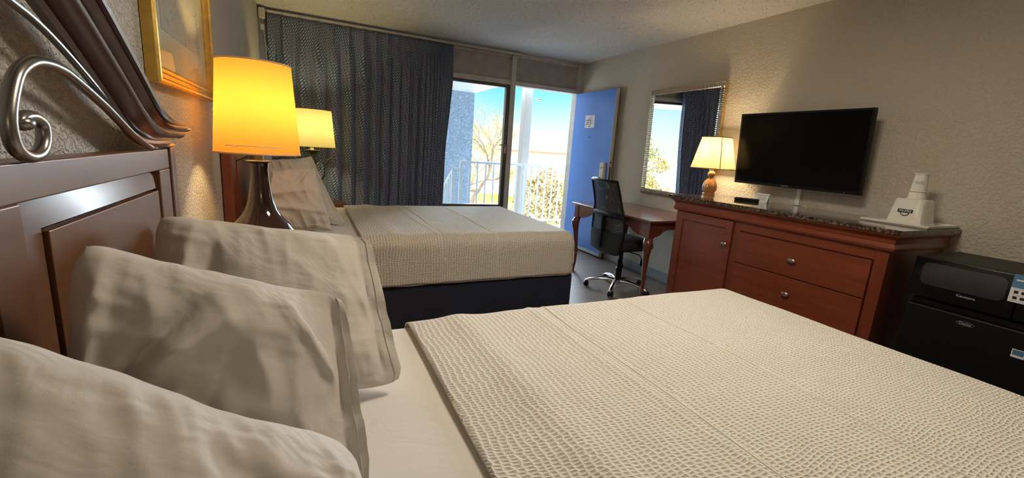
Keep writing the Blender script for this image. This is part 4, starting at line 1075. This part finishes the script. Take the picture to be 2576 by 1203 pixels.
MB().box(MX-0.0026, MX-0.002, 0.585, 0.690, 0.816, 0.874).build('blue_header', m_bluepaper, st)
MB().box(MX-0.0030, MX-0.0026, 0.600, 0.680, 0.846, 0.852).build('header_line', m_paper, st)
for zz in (0.797, 0.772):
    for yy in (0.672, 0.650, 0.628, 0.606):
        MB().box(MX-0.0026, MX-0.002, yy-0.007, yy+0.006, zz-0.006, zz+0.006).build('pictogram', m_ink, st)
for k in range(3):
    MB().box(MX-0.0026, MX-0.002, 0.60, 0.683, 0.7595+k*0.025-0.0006, 0.7595+k*0.025+0.0006).build('print_line', m_greyprint, st)

# ------------------------------------------------------------ small indoor things
o = MB().tube([tuple(p) for p in catmull([(3.33, 2.660, 0.66), (3.28, 2.662, 0.50), (3.22, 2.664, 0.30), (3.12, 2.664, 0.14), (3.00, 2.662, 0.03), (2.92, 2.660, 0.005), (2.86, 2.65, 0.005)], 10)], 0.004, 8).build('power_cord', m_black, at=(3.26, 2.66, 0))
tag(o, 'thin black power cord hanging to the floor beside the desk leg', 'cord')
t = thing('rattan_stool', (0.235, 4.62, 0), 'woven reddish brown rattan stool beside the far bed in front of the curtain', 'stool')
MB().loft([rsq(0.10, 0.14, 0.245, 4.58, 0.55, e=3), rsq(0.115, 0.16, 0.245, 4.58, 0.57, e=3), rsq(0.118, 0.165, 0.245, 4.58, 0.60, e=3), rsq(0.105, 0.15, 0.245, 4.58, 0.625, e=3), rsq(0.05, 0.07, 0.245, 4.58, 0.632, e=3)]).build('woven_seat', m_rattan, t)
for (sx, sy) in ((-1, -1), (-1, 1), (1, -1), (1, 1)):
    MB().tube([(0.245+sx*0.085, 4.58+sy*0.12, 0.56), (0.245+sx*0.095, 4.58+sy*0.135, 0.0)], 0.012, 10).build('leg', m_desk_z, t)

# ------------------------------------------------------------ balcony and stair outside
struct('floor_balcony', MB().box(-3.0, 7.0, YW+0.12, 6.60, -0.22, -0.02), m_concrete, smooth=False)
struct('ceiling_balcony', MB().box(-4.0, 3.04, YW+0.12, 8.75, 2.30, 2.50).box(3.04, 7.0, YW+0.12, 6.40, 2.30, 2.50), m_white, smooth=False)
struct('wall_stairwell', MB().box(0.2, 3.04, 8.42, 8.72, -5.5, 2.30), m_stucco, smooth=False)
struct('wall_facade', MB().box(-6.0, XL-0.15, YW, YW+0.12, -5.5, 2.5).box(XR+0.15, 8.0, YW, YW+0.12, -5.5, 2.5).box(XL-0.15, XR+0.15, YW, YW+0.12, -5.5, -0.22), m_stucco, smooth=False)
o = MB().box(3.27, 3.41, 6.62, 6.76, -5.5, 2.5).build('porch_column', m_column, at=(3.34, 6.69, -5.5), bevel=0.006)
tag(o, 'square white porch column just outside the balcony railing', 'column')
t = thing('balcony_railing', (3.6, 6.4, -0.02), 'white metal balcony railing with upright bars beyond the open door', 'railing')
MB().box(2.13, 6.5, 6.375, 6.425, 1.005, 1.040).build('top_rail', m_rail, t, bevel=0.004)
MB().box(2.13, 6.5, 6.385, 6.415, 0.090, 0.125).build('bottom_rail', m_rail, t, bevel=0.003)
for x in (2.145, 3.235, 4.75, 6.45):
    MB().box(x-0.022, x+0.022, 6.378, 6.422, -0.02, 1.005).build('post', m_rail, t, bevel=0.003)
x = 2.145+0.136
while x < 6.4:
    if min(abs(x-q) for q in (3.235, 4.75)) > 0.05:
        MB().box(x-0.010, x+0.010, 6.390, 6.410, 0.125, 1.005).build('baluster', m_rail, t)
    x += 0.136
t = thing('stair_railing', (2.03, 6.9, -0.02), 'white sloping handrail going down the stairs by the blue stucco wall', 'railing')
MB().box(2.01, 2.118, 6.385, 6.415, 0.885, 0.91).build('landing_rail', m_rail, t, bevel=0.003)
MB().box(2.0, 2.04, 6.38, 6.42, -0.02, 0.91).build('post', m_rail, t, bevel=0.003)
MB().tube([(2.02, 6.40, 0.90), (2.02, 7.9, -0.05)], 0.022, 4).build('handrail', m_rail, t)
for k in range(1, 12):
    y = 6.40+k*0.125; zt = 0.90-(y-6.40)*0.633
    MB().box(2.01, 2.03, y-0.01, y+0.01, zt-0.95, zt).build('baluster', m_rail, t)
MB().tube([(2.02, 6.42, -0.06), (2.02, 7.9, -1.0)], 0.03, 4).build('stringer', m_rail, t)

# ------------------------------------------------------------ grounds, trees, buildings
GZ = -5.5
struct('ground', MB().box(-120, 160, YW+3, 200, GZ-0.3, GZ), m_ground, smooth=False)
o = MB().box(10, 27, 42, 60, GZ, GZ+0.06).build('grass', m_grass, at=(24, 46, GZ), smooth=False)
tag(o, 'bright lawn patch seen between the railing bars', 'lawn', kind='stuff')
def tree(base, h, spread, seed, mat, label, nleaf=5, leaf=0.16, depth=5, r0=0.28, lean=(0.1, 0), name='leafy_tree', group=None, leaf_h=0.35, bare=0.0, r_split=0.72):
    rnd = random.Random(seed); br = MB(); lf = MB(); base = Vector(base)
    def leafs(p, n, sp):
        for _ in range(n):
            q = p+Vector((rnd.gauss(0, sp), rnd.gauss(0, sp), rnd.gauss(0, sp*0.8)))
            a = Vector((rnd.uniform(-1, 1), rnd.uniform(-1, 1), rnd.uniform(-1, 1))).normalized()
            b = a.cross(Vector((rnd.uniform(-1, 1), rnd.uniform(-1, 1), rnd.uniform(-1, 1)))).normalized()
            s = leaf*rnd.uniform(0.6, 1.3)
            lf.add([q-a*s*0.5, q+b*s*0.28, q+a*s*0.5, q-b*s*0.28], [(0, 1, 2, 3)])
    def grow(p, d, L, r, k):
        pts = [p]; n = 4; q = p.copy(); dd = d.copy()
        for i in range(n):
            dd = (dd+Vector((rnd.gauss(0, 0.16), rnd.gauss(0, 0.16), rnd.gauss(0, 0.12)+0.03))).normalized()
            q = q+dd*(L/n); pts.append(q.copy())
        rr_ = [r*(1-0.35*i/n) for i in range(n+1)]
        br.tube(pts, rr_, 7 if k > 2 else 4, cap=False)
        if k <= 2 and rnd.random() > bare:
            for q_ in pts[1:]: leafs(q_, nleaf, L*0.35)
        if k == 0: return
        m = 3 if k > 2 else 2+(rnd.random() > 0.5)
        for i in range(m):
            az = rnd.uniform(0, 2*PI); tilt = rnd.uniform(0.35, 0.95)
            x = Vector((math.cos(az), math.sin(az), 0)); nd = (dd*math.cos(tilt)+(x-dd*x.dot(dd)).normalized()*math.sin(tilt)*spread)
            nd.z = nd.z*0.85+0.05; nd.normalize()
            st = pts[-1] if i < 2 else pts[-2]
            grow(st, nd, L*r_split*rnd.uniform(0.8, 1.15), r*0.58, k-1)
    grow(base, Vector((lean[0], lean[1], 1)).normalized(), h*leaf_h, r0, depth)
    t = thing(name, tuple(base), label, 'tree', group)
    br.build('trunk', m_bark, t, angle=60)
    if lf.f: tag(lf.build('foliage', mat, t, smooth=False), kind='stuff')
    return t
tree((9.7, 24.0, GZ), 14.0, 0.85, 5, m_leaf_y, 'big bare limbed tree with sparse yellow leaves beyond the railing', nleaf=9, leaf=0.085, depth=6, r0=0.34, leaf_h=0.30, bare=0.45, lean=(-0.06, 0.02))
tree((22.0, 34.0, GZ), 9.0, 1.0, 11, m_leaf_r, 'thin leafless tree at a distance right of the porch column', nleaf=0, leaf=0.1, depth=5, r0=0.20, leaf_h=0.30, bare=0.8)
tree((13.2, 41.0, GZ), 12.0, 0.9, 23, m_leaf_y, 'yellow leafy tree close beside the blue stucco wall', nleaf=14, leaf=0.11, depth=5, r0=0.22, leaf_h=0.28)
def bush(c, r, h, n, mat, label, seed, leaf=0.14, spiky=False, name='garden_bush'):
    rnd = random.Random(seed); m = MB(); c = Vector(c)
    stem = MB()
    for k in range(7):
        a = 2*PI*k/7+rnd.uniform(-.3, .3); q = c+Vector((math.cos(a)*r*0.6, math.sin(a)*r*0.6, h*0.8))
        stem.tube([c, c+(q-c)*0.5+Vector((0, 0, h*0.1)), q], [0.05, 0.035, 0.015], 5)
    if spiky:
        for k in range(n):
            a = rnd.uniform(0, 2*PI); el = rnd.uniform(0.35, 1.35); L = h*rnd.uniform(0.8, 1.15)
            d = Vector((math.cos(a)*math.cos(el), math.sin(a)*math.cos(el), math.sin(el))); s = Vector((-d.y, d.x, 0)).normalized()*0.085
            b0 = c+Vector((0, 0, h*0.25)); m.add([b0-s, b0+s, b0+d*L*0.6+s*0.8, b0+d*L, b0+d*L*0.6-s*0.8], [(0, 1, 2, 3, 4)])
    else:
        for k in range(n):
            th = rnd.uniform(0, 2*PI); ph = math.acos(rnd.uniform(-0.3, 1)); rr_ = rnd.uniform(0.55, 1)**0.5
            bump_ = 1+0.25*noise.noise(Vector((math.cos(th)*2, math.sin(th)*2, ph*2+seed)))
            q = c+Vector((r*rr_*bump_*math.sin(ph)*math.cos(th), r*rr_*bump_*math.sin(ph)*math.sin(th), h*0.45+h*0.55*rr_*bump_*math.cos(ph)))
            a = Vector((rnd.uniform(-1, 1), rnd.uniform(-1, 1), rnd.uniform(-1, 1))).normalized(); b = a.cross(Vector((rnd.uniform(-1, 1), 1, rnd.uniform(-1, 1)))).normalized()
            s = leaf*rnd.uniform(0.6, 1.4); m.add([q-a*s*0.5, q+b*s*0.3, q+a*s*0.5, q-b*s*0.3], [(0, 1, 2, 3)])
    t = thing(name, tuple(c), label, 'plant')
    stem.build('stem', m_bark, t); tag(m.build('foliage', mat, t, smooth=False), kind='stuff')
bush((8.9, 16.0, GZ), 1.4, 6.2, 5200, m_leaf_r, 'tall russet twiggy bush outside, right behind the railing beside the door', 3, 0.16)
bush((12.4, 17.8, GZ), 1.7, 6.6, 4200, m_leaf_g, 'tall yellow green bush outside next to the blue door edge', 4, 0.17)
bush((5.6, 14.4, GZ), 1.0, 3.9, 2000, m_leaf_g, 'low yellow green shrub outside just above the balcony floor line', 6, 0.12)
bush((8.0, 10.4, GZ), 1.1, 4.3, 120, m_leaf_d, 'spiky green yucca outside behind the balcony railing', 8, spiky=True, name='yucca_plant')
# what the mirror sees to the left beyond the stairs
tree((-12.0, 24.0, GZ), 12.0, 0.9, 31, m_leaf_g, 'yellow green tree outside to the left, seen only in the mirror', nleaf=24, leaf=0.11, depth=5, r0=0.3, leaf_h=0.27)
tree((-3.0, 14.0, GZ), 10.0, 0.9, 37, m_leaf_y, 'yellow tree outside to the left, seen in the mirror behind the railing', nleaf=24, leaf=0.11, depth=5, r0=0.25, leaf_h=0.27)
t = thing('distant_building', (30, 52, GZ), 'pale low building with brown roof edge far beyond the trees', 'building')
MB().box(23.0, 48, 62, 72, GZ, 1.0).build('wall', m_hbuild, t, smooth=False)
MB().box(22.4, 48.6, 61.4, 72.6, 1.0, 1.30).build('roof', m_roofline, t, smooth=False)
t = thing('distant_building', (2, 70, GZ), 'overexposed white building far behind the big bare tree', 'building')
MB().box(-20, 27, 80, 90, GZ, -0.8).build('wall', m_hbuild, t, smooth=False)
MB().box(-20.5, 27.5, 79.5, 90.5, -0.8, -0.3).build('roof', m_hbuild, t, smooth=False)
t = thing('street_lamp', (12.6, 26.0, GZ), 'curved arm street lamp just left of the porch column', 'street lamp')
MB().tube([tuple(p) for p in catmull([(12.6, 26, GZ), (12.6, 26, 0), (12.62, 26, 3.4), (12.72, 26, 4.1), (12.98, 26, 4.55), (13.4, 26, 4.66), (13.75, 26, 4.60)], 8)], 0.022, 8).build('pole', m_pewter, t)
MB().ball((13.85, 26, 4.57), 0.10, 14, (1.6, 1, 0.5)).build('lamp_head', m_pewter, t)
